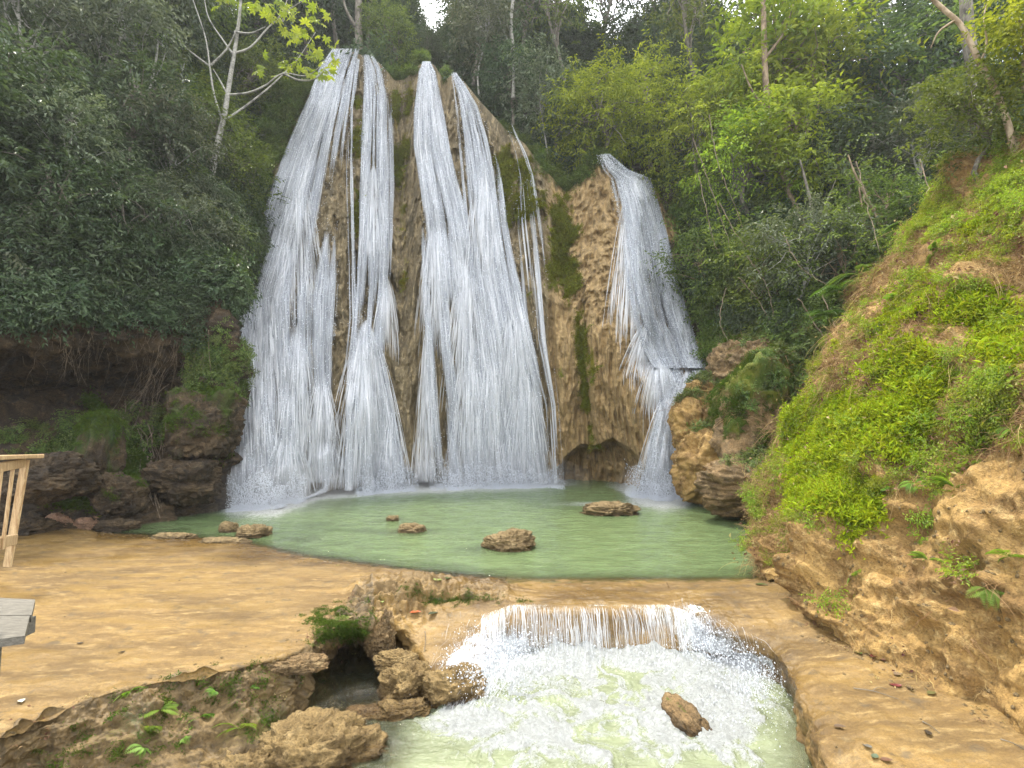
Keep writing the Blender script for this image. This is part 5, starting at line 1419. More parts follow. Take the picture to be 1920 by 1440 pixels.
LRk = 'boulders at the foot of the left bank'
def lrock(label, px, py, hw, h, seed, mat='bank', z=.05, **k):
    c = atZ(px, py, z); s = c[1] / FOC
    return boulder(label, c + np.array([0, .1, h * .3]), (hw * s, hw * s * .8, h), mat, seed, group=LRk, **k)
lrock('pinkish pitted boulder at the back of the left ledge', 108, 990, 22, .26, 11, 'pink')
lrock('low pinkish boulder right of the pitted one', 164, 986, 25, .18, 12, 'pink')
lrock('grey slab leaning at the back of the ledge by the railing', 48, 1000, 38, .26, 13, 'bank')
lrock('small brown stone between slab and pinkish boulder', 82, 984, 14, .2, 14, 'bank')
lrock('brown rock at the waterline left of the pool', 215, 992, 26, .16, 15, 'bank')
lrock('craggy brown boulder at the near left corner of the pool', 262, 966, 34, .34, 16, 'bank', moss_amt=.3)
lrock('flat brown rock along the pool below the roots', 330, 962, 36, .22, 17, 'bank')
lrock('pale brown rock beside the foot of the widest fall', 392, 950, 34, .26, 18, 'bank', moss_amt=.2)
c = atY(85, 895, 13.6); boulder('reddish rounded rock jutting from the wall by the railing', c, (.95, .8, .55), 'bank', 19, group=LRk, rz=.3)
c = atY(185, 850, 15.0); boulder('moss covered pillar of rock on the left wall', c, (.45, .5, 1.1), 'bank', 20, .75, group=LRk, rough=.6)
c = atY(385, 800, 16.9); boulder('mossy brown outcrop beside the base of the widest fall', c, (.85, .8, 1.0), 'bank', 21, .5, group=LRk)
c = atY(350, 900, 16.4); boulder('pale craggy outcrop low on the left bank', c, (.9, .7, .6), 'bank', 22, .2, group=LRk)
c = atY(225, 930, 14.9); boulder('brown knob of rock under the moss pillar', c, (.5, .5, .5), 'bank', 23, .3, group=LRk)

MRk = 'boulders between right fall and mossy bank'
for lb, px, py, Y, r, sd, ms, mt in [
 ('big rounded tan boulder at the base of the right fall', 1335, 868, 18.6, (1.15, 1.0, 1.1), 31, .12, 'mound'),
 ('tan boulder high beside the spill of the right fall', 1330, 735, 20.4, (.75, .7, .5), 32, .0, 'mound'),
 ('tall mossy brown outcrop right of the tan boulder', 1420, 800, 17.6, (1.35, 1.3, 1.9), 33, .62, 'outcrop'),
 ('ochre topped outcrop behind the spill of the right fall', 1415, 700, 19.6, (1.3, 1.2, 1.2), 34, .3, 'outcrop'),
 ('smooth tan rock under the spill of the right fall', 1300, 800, 19.7, (.7, .7, .9), 35, .05, 'mound'),
 ('bright mossy brow of rock over the pool at the right', 1385, 822, 16.9, (.45, .4, .65), 36, .95, 'outcrop'),
 ('dark undercut rock at the waterline before the mossy bank', 1420, 912, 15.9, (1.3, .9, .75), 37, .1, 'outcrop'),
]:
    boulder(lb, atY(px, py, Y), r, mt, sd, ms, group=MRk, rough=.9, wl=.1, veg=1)

CRk = 'rocks around the lower stream'
for lb, px, py, z, r, sd, ms, rz in [
 ('large tan boulder at the bottom edge left of the stream', 590, 1425, -.78, (.62, .42, .34), 41, .12, .3),
 ('tan rock at the bottom edge beside the large boulder', 470, 1452, -.85, (.42, .3, .26), 42, .1, .2),
 ('square tan block in front of the dark hollow', 762, 1285, -.62, (.30, .26, .25), 43, .08, .5),
 ('low tan rock in the shallow water before the dark hollow', 690, 1345, -.76, (.26, .18, .10), 45, .05, .4),
 ('wet tan rock at the corner of the foam', 760, 1335, -.74, (.28, .2, .12), 46, .1, .2),
 ('pocked block hanging over the dark hollow', 712, 1192, -.30, (.20, .24, .30), 47, .25, .4),
 ('mossy knob on the lip above the dark hollow', 628, 1165, .0, (.24, .2, .09), 48, .5, .1),
 ('pinkish broken nose on the lip of the left ledge', 560, 1246, -.04, (.26, .14, .08), 49, .0, .3),
 ('smooth wet hump of travertine below the apron', 845, 1292, -.62, (.36, .26, .22), 50, .1, .1),
 ('long mossy rock standing in the white stream', 1283, 1358, -.74, (.17, .34, .20), 51, .28, .35),
 ('tan shelf stone leaning on the apron', 745, 1238, -.42, (.26, .18, .10), 52, .05, .0),
 ('small tan rock in the shallows at the lower left', 705, 1352, -.78, (.16, .12, .1), 53, .05, .0),
]:
    boulder(lb, atZ(px, py, z), r, 'river' if sd in (41, 42, 50, 43, 46, 52, 53) else 'outcrop', sd, ms, rz, group=CRk, freq=1.3, wl=-.64, rough=.45 if sd == 51 else 1.)

# ================================================================== individual trees and trunks
def pxpath(pts, Y, dY=0.):
    n = len(pts)
    C = np.array([atY(px, py, Y + dY * k / max(1, n - 1)) for k, (px, py) in enumerate(pts)])
    return crom(C, 6 * n)
def lobed(rng, P, D, N, size):
    """a many-lobed palmate leaf: seven diamonds from one stalk"""
    V = []; F = []; off = 0
    D = unit(D); S = unit(np.cross(D, N)); N = np.cross(S, D)
    for a in np.radians([-120, -78, -38, 0, 38, 78, 120]):
        d = D * math.cos(a) + S * math.sin(a)
        l = size * (1 - .3 * abs(a) / 2.1)
        v, f = leaves(P, d, N, l, .42, .05, .18)
        V.append(v); F.append(f + off); off += len(v)
    return np.concatenate(V), np.concatenate(F)

rng = np.random.default_rng(8)
YT = float(hit(388, 372)[0][1]) - .2
root = empty('lobed_leaf_tree', atY(395, 345, YT)); org = np.array(root.location)
tag(root, 'slim pale forked tree with big lobed yellow green leaves before the widest fall', 'tree')
mb = MB()
trunkp = pxpath([(388, 372), (396, 335), (408, 270), (421, 215), (431, 150), (441, 90), (449, 30), (456, -60)], YT)
mb.tube(trunkp - org, np.interp(np.linspace(0, 1, len(trunkp)), [0, 1], [.15, .05]), 9)
BRN = [[(418, 228), (402, 180), (394, 130), (385, 70), (362, 0), (350, -40)], [(420, 226), (452, 205), (500, 168), (530, 140), (560, 108), (592, 60)], [(428, 178), (465, 174), (498, 160), (530, 138), (575, 142), (605, 120)],
       [(440, 100), (470, 88), (500, 55), (528, 25), (545, -20)], [(394, 125), (350, 90), (310, 45), (270, -10)], [(396, 122), (425, 92), (443, 55), (452, 10)], [(436, 100), (418, 75), (390, 30), (380, -30)],
       [(530, 138), (560, 150), (590, 148), (612, 125)], [(440, 60), (470, 62), (498, 50)], [(425, 175), (412, 150), (400, 130)], [(530, 40), (540, 20), (570, 0)]]
for b in BRN:
    p = pxpath(b, YT, rng.uniform(-1.2, 1.2)); mb.tube(p - org, np.linspace(.05, .015, len(p)), 6)
mb.build('trunk', M['bark_pale'], root)
P = []
for (cx, cy, sx, sy, n) in [(560, 60, 22, 26, 24), (545, 20, 30, 18, 24), (590, 110, 20, 20, 20), (520, 130, 22, 12, 14), (500, 20, 25, 14, 12), (600, 150, 12, 10, 8), (430, 8, 30, 12, 10), (460, -30, 60, 14, 14), (580, 15, 16, 20, 8), (618, 122, 8, 8, 4)]:
    for _ in range(n): P.append(atY(rng.normal(cx, sx), rng.normal(cy, sy), YT + rng.normal(0, .8)))
P = np.array(P); n = len(P)
V, F = lobed(rng, P - org, rng.normal(0, 1, (n, 3)) + np.array([.2, -.2, -.7]), rng.normal(0, .5, (n, 3)) + np.array([0, -.7, .8]), rng.uniform(.20, .38, n))
A = np.tile(np.repeat(rng.uniform(0, 1, n), 4), 7)
mk('crown', V, F, M['leaf_pale'], root, False, {'tint': A})

def bare_tree(label, pts, Y, r0, r1, bark, branches=(), leaf='leaf_mid', name='bare_tree', group=None, dY=0., nleaf=45, spread=.6, size=.16):
    rng = np.random.default_rng(int(abs(pts[0][0]) * 3 + 5))
    h = hit(*pts[0])
    if h is not None and Y < 28:
        q = min(h[0][1] / Y, 1.5); Y = Y * q; r0 *= q; r1 *= q; spread *= q
    root = empty(name, atY(*pts[0], Y)); org = np.array(root.location)
    tag(root, label, 'tree', group)
    mb = MB(); p = pxpath(pts, Y, dY); mb.tube(p - org, np.linspace(r0, r1 * (.5 if pts[-1][1] > 0 else 1), len(p)), 9)
    for b in branches:
        q = pxpath(b, Y, rng.uniform(-.5, .5)); mb.tube(q - org, np.linspace(r1 * .7, r1 * .2, len(q)), 5)
    mb.build('trunk', M[bark], root)
    if leaf:
        ends = [np.array(atY(*b[-1], Y)) - org for b in branches] + [p[-1] - org]
        C = np.array([e + rng.normal(0, spread * .5, 3) for e in ends for _ in range(3)])
        V, F, A = spray_cloud(rng, C, np.full(len(C), spread), nleaf, size)
        mk('crown', V, F, M[leaf], root, False, {'tint': A})
    return root
M['bark_pale_tan'] = bark_mat('pale_tan_bark', (.30, .22, .14), (.50, .40, .28))  # the leaning trunk has a paler tan bark of its own
bare_tree('bare pale crooked trunk leaning out at the top right', [(1903, 285), (1892, 240), (1880, 205), (1862, 160), (1838, 120), (1822, 85), (1800, 45), (1770, 18), (1735, -15), (1700, -60)], 9.4, .062, .036, 'bark_pale_tan',
          [[(1838, 120), (1850, 80), (1845, 30), (1860, -20)], [(1790, 38), (1760, 60), (1745, 90)]], None)
bare_tree('tall brown trunk rising through the yellow green trees', [(1500, 420), (1478, 350), (1452, 275), (1440, 210), (1434, 120), (1432, 40), (1430, -60)], 19.5, .15, .09, 'bark_tan', [[(1440, 210), (1410, 170), (1390, 120)], [(1434, 110), (1470, 60), (1490, 0)]], 'leaf_lime', nleaf=100, spread=.8, size=.17)
bare_tree('stout dark trunk behind the bare pale crooked one', [(1848, 250), (1838, 190), (1826, 130), (1815, 60), (1810, -20)], 14, .2, .15, 'bark')
bare_tree('short pale stem on the shaded upper left slope', [(66, 215), (72, 185), (80, 140), (86, 105), (97, 80)], 15.8, .055, .035, 'bark_pale', [[(80, 140), (60, 100), (40, 70)], [(86, 105), (110, 70), (130, 40)]], 'leaf_dark', nleaf=80, spread=.8, size=.16)
bare_tree('thin pale stem bending right on the left slope', [(256, 270), (268, 210), (282, 160), (293, 110), (296, 80)], 17, .07, .05, 'bark_pale', [[(282, 160), (300, 130), (310, 100)]], 'leaf_mid', nleaf=80, spread=.6, size=.14)
bare_tree('curved pale bare branch on the left slope', [(305, 182), (325, 170), (340, 140), (346, 118)], 18, .05, .03, 'bark_pale', [[(330, 160), (352, 150), (362, 135)]])  # pale bark, as on the neighbouring stems
bare_tree('smooth grey trunk straight above the second fall', [(676, 128), (673, 80), (672, 30), (674, -40)], 30.5, .26, .2, 'bark', [[(673, 60), (650, 20), (640, -20)]])
bare_tree('thin dark trunk pair beside the sky gap', [(960, 150), (962, 100), (958, 40), (966, -30)], 30, .14, .1, 'bark_pale', [[(961, 95), (945, 60), (930, 20)]])
bare_tree('slim grey stem behind the trickles on the ridge', [(962, 185), (963, 150), (962, 105)], 28.6, .12, .09, 'bark_pale')
bare_tree('thin brown stem low on the right slope', [(1670, 470), (1640, 400), (1605, 330), (1590, 290)], 17, .06, .04, 'bark_tan')
bare_tree('forked grey stem in the middle of the right slope', [(1560, 520), (1530, 430), (1518, 370), (1500, 300)], 18, .1, .06, 'bark', [[(1530, 430), (1550, 380), (1570, 330)]])
bare_tree('dark straight trunk between bushes on the right slope', [(1522, 345), (1520, 300), (1518, 250)], 18.3, .14, .12, 'bark')
bare_tree('slender tan stem left of the mossy bank', [(1625, 500), (1622, 430), (1610, 350)], 15.5, .06, .045, 'bark_tan')

# ------------------------------------------------------------------ vines and hanging roots
VG = 'bare vines hanging on the right slope'
rng = np.random.default_rng(12)
VN = [((1330, 215), (1345, 300), (1390, 420), (1425, 520)), ((1300, 260), (1335, 360), (1375, 480), (1400, 560)), ((1385, 520), (1420, 560), (1450, 620), (1440, 640)), ((1400, 480), (1440, 540), (1452, 600), (1470, 620)),
      ((1350, 380), (1380, 440), (1440, 510), (1470, 590)), ((1500, 560), (1530, 610), (1560, 645), (1600, 650)), ((1540, 540), (1560, 600), (1575, 640)), ((1310, 330), (1330, 420), (1345, 470)), ((1605, 300), (1630, 400), (1650, 470)), ((1725, 300), (1740, 350), (1735, 410)), ((1360, 540), (1350, 600), (1365, 640)), ((1470, 440), (1500, 500), (1560, 540))]
words_ = ['longest pale vine sweeping down the right slope', 'second pale vine left of the longest one', 'short looping vine above the tan boulders', 'thin vine crossing the looping one above the tan boulders', 'pale vine crossing the thicket in mid slope', 'brown vine sagging toward the mossy bank', 'thin brown vine hanging before the tree ferns',
          'faint vine close beside the misty right fall', 'straight pale vine in the upper right trees', 'short vine on the crest of the mossy bank', 'grey vine curling just right of the misty fall', 'slanting vine behind the shrubs over the boulders']
for w_, pts in zip(words_, VN):
    Yv = np.interp(pts[0][0], [1300, 1450, 1600, 1750], [22, 17.5, 15.2, 13.5])
    p = pxpath(pts, Yv, -.8); p = p + rng.normal(0, .02, p.shape); o_ = p[0].copy()
    mb = MB(); mb.tube(p - o_, np.linspace(.017, .008, len(p)), 5, .5)
    ob = mb.build('vine', M['vine']); ob.location = o_; tag(ob, w_, 'vine', VG)

def root_curtain(label, spots, Y, n, seed, L=(40, 130), r=(.006, .018)):
    rg = np.random.default_rng(seed); rt = empty('hanging_roots', atY(*spots[0][:2], Y)); org = np.array(rt.location); mb = MB()
    for _ in range(n):
        s_ = spots[rg.integers(len(spots))]
        x, y = rg.normal(s_[0], s_[2]), rg.normal(s_[1], s_[3]); l = rg.uniform(*L); sl = rg.normal(s_[4] if len(s_) > 4 else 0, .25)
        pts = [(x + sl * l * f + rg.normal(0, 4), y + l * f) for f in (0, .3, .6, 1)]
        h = hit(pts[0][0], pts[0][1]); h2 = hit(*pts[-1])
        if h is None or h2 is None: continue
        y0 = h[0][1] - .12; y1 = min(h2[0][1] - .1, y0 + .9)
        C = np.array([atY(px, py, y0 + (y1 - y0) * f) for (px, py), f in zip(pts, (0, .3, .6, 1))])
        p = crom(C, 16); q = rg.uniform(*r)
        mb.tube(p - org, np.linspace(q, q * .4, 16), 4, .4)
    mb.build('root', M['vine'], rt)
    tag(rt, label, 'roots')
root_curtain('curtain of dry roots hanging down the cave wall beside the widest fall', [(370, 590, 25, 40, -.3), (340, 640, 35, 40, -.5), (300, 680, 30, 30, -.3)], 17, 90, 1, r=(.005, .012))
root_curtain('tangled roots dangling under the leafy cave roof', [(220, 640, 60, 20), (280, 620, 40, 30), (140, 650, 40, 15)], 15, 60, 2, (30, 80), (.004, .010))
root_curtain('pale roots reaching down to the pool at the left', [(285, 870, 12, 20, .1), (295, 820, 16, 20), (265, 780, 20, 20)], 16, 40, 3, (40, 110), (.012, .028))
root_curtain('roots clasping the outcrop at the foot of the widest fall', [(390, 770, 16, 12, .1), (400, 760, 14, 12, -.1)], 16.5, 30, 4, (30, 80), (.008, .022))

# ------------------------------------------------------------------ ferns
def fern_mesh(seed, nf=9, L=.35, mat='fern'):
    rng = np.random.default_rng(seed); mb = MB()
    for k in range(nf):
        az = rng.uniform(0, 6.283); l = L * rng.uniform(.6, 1.1); t = np.linspace(0, 1, 16)[:, None]
        d = np.array([math.cos(az), math.sin(az), 0]); rise = rng.uniform(.25, .8)
        p = d * l * t + np.array([0, 0, 1]) * l * (rise * t - .75 * t ** 2)
        mb.tube(p, np.linspace(.0035, .001, 16) * L / .35, 3, .2)
        T = np.gradient(p, axis=0)
        for sgn in (1, -1):
            S = unit(np.cross(T, np.array([0, 0, 1.]))) * sgn
            wl = l * .30 * np.sin(np.pi * np.clip(t[:, 0] * .86 + .12, 0, 1)) + .004
            sel = slice(1, 16)
            V, F = leaves(p[sel], (S * .9 + unit(T) * .45)[sel], np.tile([0, 0, 1.], (15, 1)), wl[sel], .30, .03, .12)
            mb.add(V, F, rng.uniform(0, 1))
    return mb
FERN = []
for s_ in range(3):
    e = empty('fern'); x = fern_mesh(60 + s_).build('fronds', M['fern'], e, False); FERN.append([e, False])
FERND = []
for s_ in range(2):
    e = empty('fern'); x = fern_mesh(70 + s_, 12, .9).build('fronds', M['fern_dark'], e, False); FERND.append([e, False])
def put_fern(k, px, py, sc, label, group, pool=FERN, tilt=(-.5, 0), Y=None):
    h = hit(px, py) if Y is None else (atY(px, py, Y), None)
    if h is None: return
    e = pool[k % len(pool)]
    if not e[1]: o = e[0]; e[1] = True; o.location = h[0]; o.rotation_euler = (*tilt, 0); o.scale = (sc,) * 3
    else: o = copy_tree(e[0], h[0], px * .37, sc, tilt)
    tag(o, label, 'fern', group)
o_ = [(448, 1368, .75, 'brightest fern on the rock face under the left ledge'), (378, 1345, .5, 'small fern left of the brightest one on the rock face'), (282, 1368, .6, 'fern with upright fronds low on the left rock face'), (268, 1402, .55, 'lowest yellow green fern on the left rock face'),
      (300, 1330, .6, 'fern just under the rim of the left rock face'), (405, 1298, .45, 'tiny fern near the rim of the left ledge'), (345, 1385, .4, 'tiny fern between the two lowest ones'), (240, 1300, .4, 'tiny fern on the rim at the far left of the rock face'), (470, 1290, .4, 'dark little fern at the broken rim of the ledge')]
for k, (px, py, sc, lb) in enumerate(o_): put_fern(k, px, py, sc, lb, 'ferns on the rock face below the left ledge')
o_ = [(1812, 878, .9, 'bright fern in the middle of the mossy bank'), (1790, 915, .8, 'second bright fern below the first on the mossy bank'), (1715, 905, .7, 'small fern in the shaded hollow of the mossy bank'), (1660, 920, .7, 'fern left of the hollow on the mossy bank'), (1740, 1050, .6, 'fern low on the mossy bank above the crags'),
      (1852, 1105, .8, 'broad fern near the foot of the mossy bank at the right'), (1895, 1045, .8, 'fern at the right edge above the broad one'), (1608, 1078, .6, 'fern near the pool corner of the mossy bank'), (1900, 800, .8, 'fern half hidden in creepers at the right edge'), (1690, 560, .9, 'fern on the upper crest of the mossy bank'), (1760, 470, .9, 'fern among dry stems near the top of the mossy bank')]
for k, (px, py, sc, lb) in enumerate(o_): put_fern(k, px, py, sc, lb, 'ferns on the mossy bank', tilt=(.5, -.4))
o_ = [(1610, 515, 1.1, 'large shade fern arching over the shoulder of the mossy bank'), (1575, 545, 1., 'shade fern left of the large arching one'), (1650, 510, .9, 'shade fern right of the large arching one'), (1550, 590, .8, 'lowest shade fern above the boulders'), (1700, 420, .8, 'shade fern high behind the crest of the bank')]
for k, (px, py, sc, lb) in enumerate(o_): put_fern(k, px, py, sc, lb, 'shade ferns behind the mossy bank', FERND, (0, 0), Y=14.2)

# ------------------------------------------------------------------ fallen leaves and twigs lying on the ledges
rng = np.random.default_rng(31)
LV = [(1428, 1098, 'dark green leaf alone on the right shoulder of the weir', (.06, .08, .02)), (1640, 1232, 'maroon leaf beside the crags on the right ledge', (.16, .04, .03)), (1655, 1238, 'second maroon leaf touching the first', (.13, .05, .04)), (1679, 1286, 'dark red leaf alone on the right ledge', (.15, .03, .03)),
      (1706, 1291, 'long grey brown leaf on the right ledge', (.14, .10, .06)), (1747, 1302, 'olive leaf on the right ledge', (.13, .12, .04)), (1684, 1266, 'pale brown leaf against the crags', (.20, .14, .09)), (1740, 1376, 'dark curled leaf near a twig on the right ledge', (.04, .03, .02)), (1575, 1365, 'brown leaf near the edge over the stream', (.12, .08, .05)),
      (1625, 1400, 'grey leaf near the bottom of the right ledge', (.14, .13, .11)), (1640, 1420, 'greenish leaf near the bottom of the right ledge', (.10, .13, .08)), (1662, 1428, 'brown pointed leaf near the bottom of the right ledge', (.14, .07, .04)), (1610, 1225, 'green leaf at the head of the right ledge', (.10, .16, .03)),
      (841, 1085, 'dark green leaf on the knobbly rock by the weir', (.06, .09, .02)), (820, 1088, 'yellow green leaf beside the dark one by the weir', (.20, .24, .05)), (812, 1152, 'round dark leaf on the wet apron', (.05, .06, .03)), (808, 1282, 'olive leaf on the smooth wet hump', (.12, .12, .03)), (822, 1293, 'second olive leaf on the smooth wet hump', (.11, .11, .03)), (779, 1150, 'orange red leaf in the crack by the apron', (.45, .10, .03)),
      (715, 1130, 'pale green leaf on the knobbly rock', (.30, .36, .12)), (40, 1317, 'white leaf on the left ledge', (.6, .55, .42)), (150, 1207, 'tiny dark leaf on the left ledge', (.05, .04, .03)), (228, 1224, 'tiny black leaf further right on the left ledge', (.04, .03, .02))]
for px, py, lb, colr in LV:
    h = hit(px, py)
    if h is None: continue
    s_ = h[0][1] / FOC * (13 if 'tiny' not in lb else 7)
    a = rng.uniform(0, 6.28); D = np.array([[math.cos(a), math.sin(a) * 1.2, .02]])
    n_ = 9; t = np.linspace(0, 1, n_); wdt = .26 * np.sin(np.pi * t ** .8) ** .9
    d = unit(D)[0]; sd_ = unit(np.cross(d, [0, 0, 1.]))
    L_ = s_ * 1.6
    cl_ = .10 * np.sin(t * 3 + a)
    mid = d * (t[:, None] - .5) * L_ + np.array([0, 0, 1]) * (cl_[:, None] * L_ * .6 + .012)
    V = np.concatenate([mid + sd_ * (wdt * L_)[:, None] + np.array([0, 0, .05 * L_]), mid, mid - sd_ * (wdt * L_)[:, None] + np.array([0, 0, .05 * L_])])
    i_ = np.arange(n_ - 1); F = np.concatenate([np.stack([i_, i_ + 1, n_ + i_ + 1, n_ + i_], 1), np.stack([n_ + i_, n_ + i_ + 1, 2 * n_ + i_ + 1, 2 * n_ + i_], 1)])
    ob = mk('fallen_leaf', V, F, plain_mat('leaf_skin', colr, .45), None, True); ob.location = h[0]
    tag(ob, lb, 'leaf', 'fallen leaves on the wet rock')
for lb, pts in [('forked dark twig lying across the right ledge', [(1600, 1292), (1640, 1300), (1685, 1313)]), ('short straight twig on the right ledge', [(1730, 1355), (1745, 1365), (1762, 1377)]), ('thin twig at the right edge of the ledge', [(1876, 1388), (1900, 1398), (1925, 1410)]), ('twig stuck upright beside the apron', [(797, 1185), (798, 1205), (795, 1224)])]:
    P = [hit(*p)[0] + np.array([0, 0, .012 + .01 * (k % 2)]) for k, p in enumerate(pts)]
    p = crom(np.array(P), 12); o_ = p[0].copy(); mb = MB(); mb.tube(p - o_, np.linspace(.006, .003, 12), 5)
    if 'forked' in lb: mb.tube(crom(np.array([p[5], p[5] + [.10, .05, .02], p[5] + [.2, .04, .0]]) - o_, 8), np.linspace(.004, .002, 8), 4)
    ob = mb.build('twig', M['bark']); ob.location = o_; tag(ob, lb, 'twig', 'twigs on the wet rock')

# ================================================================== wooden walkway end and railing at the left
def wood_mat(name, c0, c1, axis=(1, 1, 1)):
    t = NT(name)
    g_ = t.coord(axis); n = t.noise(g_, 7, 7, .65, .5); n2 = t.noise(t.coord(), 3, 3)
    col = t.mix(t.rng(n, .36, .64), c0, c1); col = t.mix(1., col, t.ramp(t.noise(g_, 40, 3, .6), [(.3, .7), (.6, 1.08)]), 'MULTIPLY')
    return t.out(t.n('ShaderNodeBsdfPrincipled', Base_Color=col, Roughness=.75, Normal=t.bump(n, .35, .01)))
M['wood_warm'] = wood_mat('sawn_wood', (.36, .22, .10), (.58, .42, .23), (14, 14, 1.2))
M['wood_grey'] = wood_mat('weathered_wood', (.085, .078, .062), (.175, .16, .13), (1.5, 14, 14))
def beam(A, B, w, d, up=(0, 0, 1), bev=.004, sag=0.):
    """rectangular timber from A to B; w across, d along 'up'"""
    A = np.array(A, float); B = np.array(B, float); up = np.array(up, float)
    n = 8; t = np.linspace(0, 1, n)[:, None]
    ax = unit(B - A); s = unit(np.cross(ax, up)); u = np.cross(s, ax)
    c = A + (B - A) * t + u * sag * np.sin(t * np.pi)
    prof = [(-.5 * w + bev, -.5 * d), (.5 * w - bev, -.5 * d), (.5 * w, -.5 * d + bev), (.5 * w, .5 * d - bev), (.5 * w - bev, .5 * d), (-.5 * w + bev, .5 * d), (-.5 * w, .5 * d - bev), (-.5 * w, -.5 * d + bev)]
    V = np.concatenate([c[k] + np.array([s * a + u * b for a, b in prof]) for k in range(n)])
    F = grid_faces(n, 8, True)
    q = lambda o, r: np.array([[o + i for i in r]])
    caps = np.concatenate([q(0, (3, 2, 1, 0)), q(0, (7, 4, 3, 0)), q(0, (7, 6, 5, 4)), q((n - 1) * 8, (0, 1, 2, 3)), q((n - 1) * 8, (0, 3, 4, 7)), q((n - 1) * 8, (4, 5, 6, 7))])
    return V, np.concatenate([F, caps])
YR = 3.6
rr = empty('wooden_railing', atY(0, 1050, YR)); org = np.array(rr.location)
tag(rr, 'rough sawn wooden railing with a flat cap at the left edge', 'railing')
def rpart(name, a, b, w, d, Ya, Yb, mat='wood_warm', up=(0, 1, 0), sag=0.):
    V, F = beam(atY(*a, Ya) - org, atY(*b, Yb) - org, w, d, up, sag=sag)
    return mk(name, V, F, M[mat], rr, False)
rpart('cap_rail', (53, 857), (-170, 862), .035, .16, YR, YR - .7, up=(0, 0, 1))
bpy.data.objects.remove(rr.children[-1])
V, F = beam(atY(54, 856, YR + .1) - org, atY(-260, 880, YR - 1.5) - org, .17, .028, (0, 0, 1), sag=.012); mk('cap_rail', V, F, M['wood_warm'], rr, False)
rpart('post', (48, 862), (14, 1062), .05, .025, YR + .05, YR + .05)
rpart('baluster', (24, 880), (4, 1030), .02, .018, YR - .2, YR - .2)
rpart('baluster', (2, 880), (-14, 1020), .022, .018, YR - .45, YR - .45)
rpart('baluster', (-40, 880), (-70, 1040), .03, .05, YR - .9, YR - .9)
V, F = beam(atY(24, 1012, YR + .02) - org, atY(-200, 1060, YR - 1.2) - org, .05, .07, (0, 0, 1)); mk('bottom_rail', V, F, M['wood_warm'], rr, False)
V, F = beam(atY(44, 868, YR - .02) - org, atY(-160, 905, YR - 1.4) - org, .025, .06, (0, 0, 1)); mk('brace', V, F, M['wood_warm'], rr, False)
YW_ = 3.0
pw = empty('wooden_walkway', atY(30, 1180, YW_)); org = np.array(pw.location)
tag(pw, 'grey weathered end of a wooden walkway over the left ledge', 'walkway')
zt = 1.66
def prism(poly, z0, z1):
    n = len(poly); V = [[p[0], p[1], z1] for p in poly] + [[p[0], p[1], z0] for p in poly]
    return np.array(V) - org, np.array([[0, 1, 2, 3], [7, 6, 5, 4]] + [[k, n + k, n + (k + 1) % n, (k + 1) % n] for k in range(n)])
e0, e1 = atZ(66, 1124, zt), atZ(50, 1192, zt); far = atZ(-420, 1100, zt) ; near = atZ(-500, 1262, zt)
for f0, f1, jx in ((0., .47, 0.), (.49, 1., -.012)):
    q = [e0 * (1 - f0) + e1 * f0 + [jx, 0, 0], far * (1 - f0) + near * f0, far * (1 - f1) + near * f1, e0 * (1 - f1) + e1 * f1 + [jx, 0, 0]]
    V, F = prism(q, zt - .05, zt); mk('deck_plank', V, F, M['wood_grey'], pw, False)
mid_ = e0 * .5 + e1 * .5
V, F = beam(mid_ + np.array([-.10, .10, -.11]) - org, (far + near) * .5 + np.array([0, .10, -.11]) - org, .10, .115, (0, 0, 1)); mk('joist', V, F, M['wood_grey'], pw, False)
V, F = beam(mid_ + np.array([-.34, .05, -.17]) - org, mid_ + np.array([-.34, .05, -1.5]) - org, .11, .11, (0, 1, 0)); mk('post', V, F, M['wood_grey'], pw, False)
# small stones and grit
def stone_src(nm, seeds, mat):
    obs = []
    for s_ in seeds:
        rg_ = np.random.default_rng(s_); th = np.linspace(0, 2 * math.pi, 9, endpoint=False); ph = np.linspace(.25, math.pi - .25, 6)
        T_, P_ = np.meshgrid(th, ph); n_ = np.stack([np.sin(P_) * np.cos(T_), np.sin(P_) * np.sin(T_), np.cos(P_) * .6], -1)
        V = n_ * (1 + .3 * fbm(n_ + s_ * 3., 1.6, 2, s_))[..., None] * .02; V = np.concatenate([V.reshape(-1, 3), [V[0].mean(0), V[-1].mean(0)]])
        j = np.arange(9); F = [grid_faces(6, 9, True), np.concatenate([np.stack([j * 0 + 54, j, (j + 1) % 9], 1), np.stack([j * 0 + 55, 45 + (j + 1) % 9, 45 + j], 1)])]
        obs.append(mk(nm, V, F, M[mat], None, True, {'moss': np.zeros(len(V))}, link=False))
    return source_set(nm, obs)
st_src = stone_src('stone', (1, 2, 3), 'boulder')
shore = np.exp(-((FY - np.interp(FX, [0, 225, 430, 570, 780], [975, 1000, 1012, 1042, 1068])) / 9) ** 2) * (FX < 800) * 1.
crest_ = np.interp(FX, [0, 215, 420, 560, 640], [1372, 1308, 1262, 1225, 1180])
pb = shore * .5 + .9 * np.exp(-((FY - crest_ - 30) / 45) ** 2) * (FX < 660) * (FX > -60) + .8 * np.exp(-((FX - 720) / 60) ** 2 - ((FY - 1140) / 50) ** 2) + .5 * np.exp(-((FX - 700) / 90) ** 2 - ((FY - 1300) / 40) ** 2)
fb_l = np.interp(FX, [1500, 1560, 1620, 1700, 1790, 1880, 1990], [1150, 1190, 1218, 1255, 1295, 1332, 1388])
pb2 = np.exp(-((FY - fb_l - 14) / 16) ** 2) * (FX > 1500) * (FX < 2000)
P, N, r, c = pick(GF, pb + .9 * pb2 + .008 * (FX > -50) * (FX < 2000) * (FY < 1480) * (FY > 1000), 2600, 31)
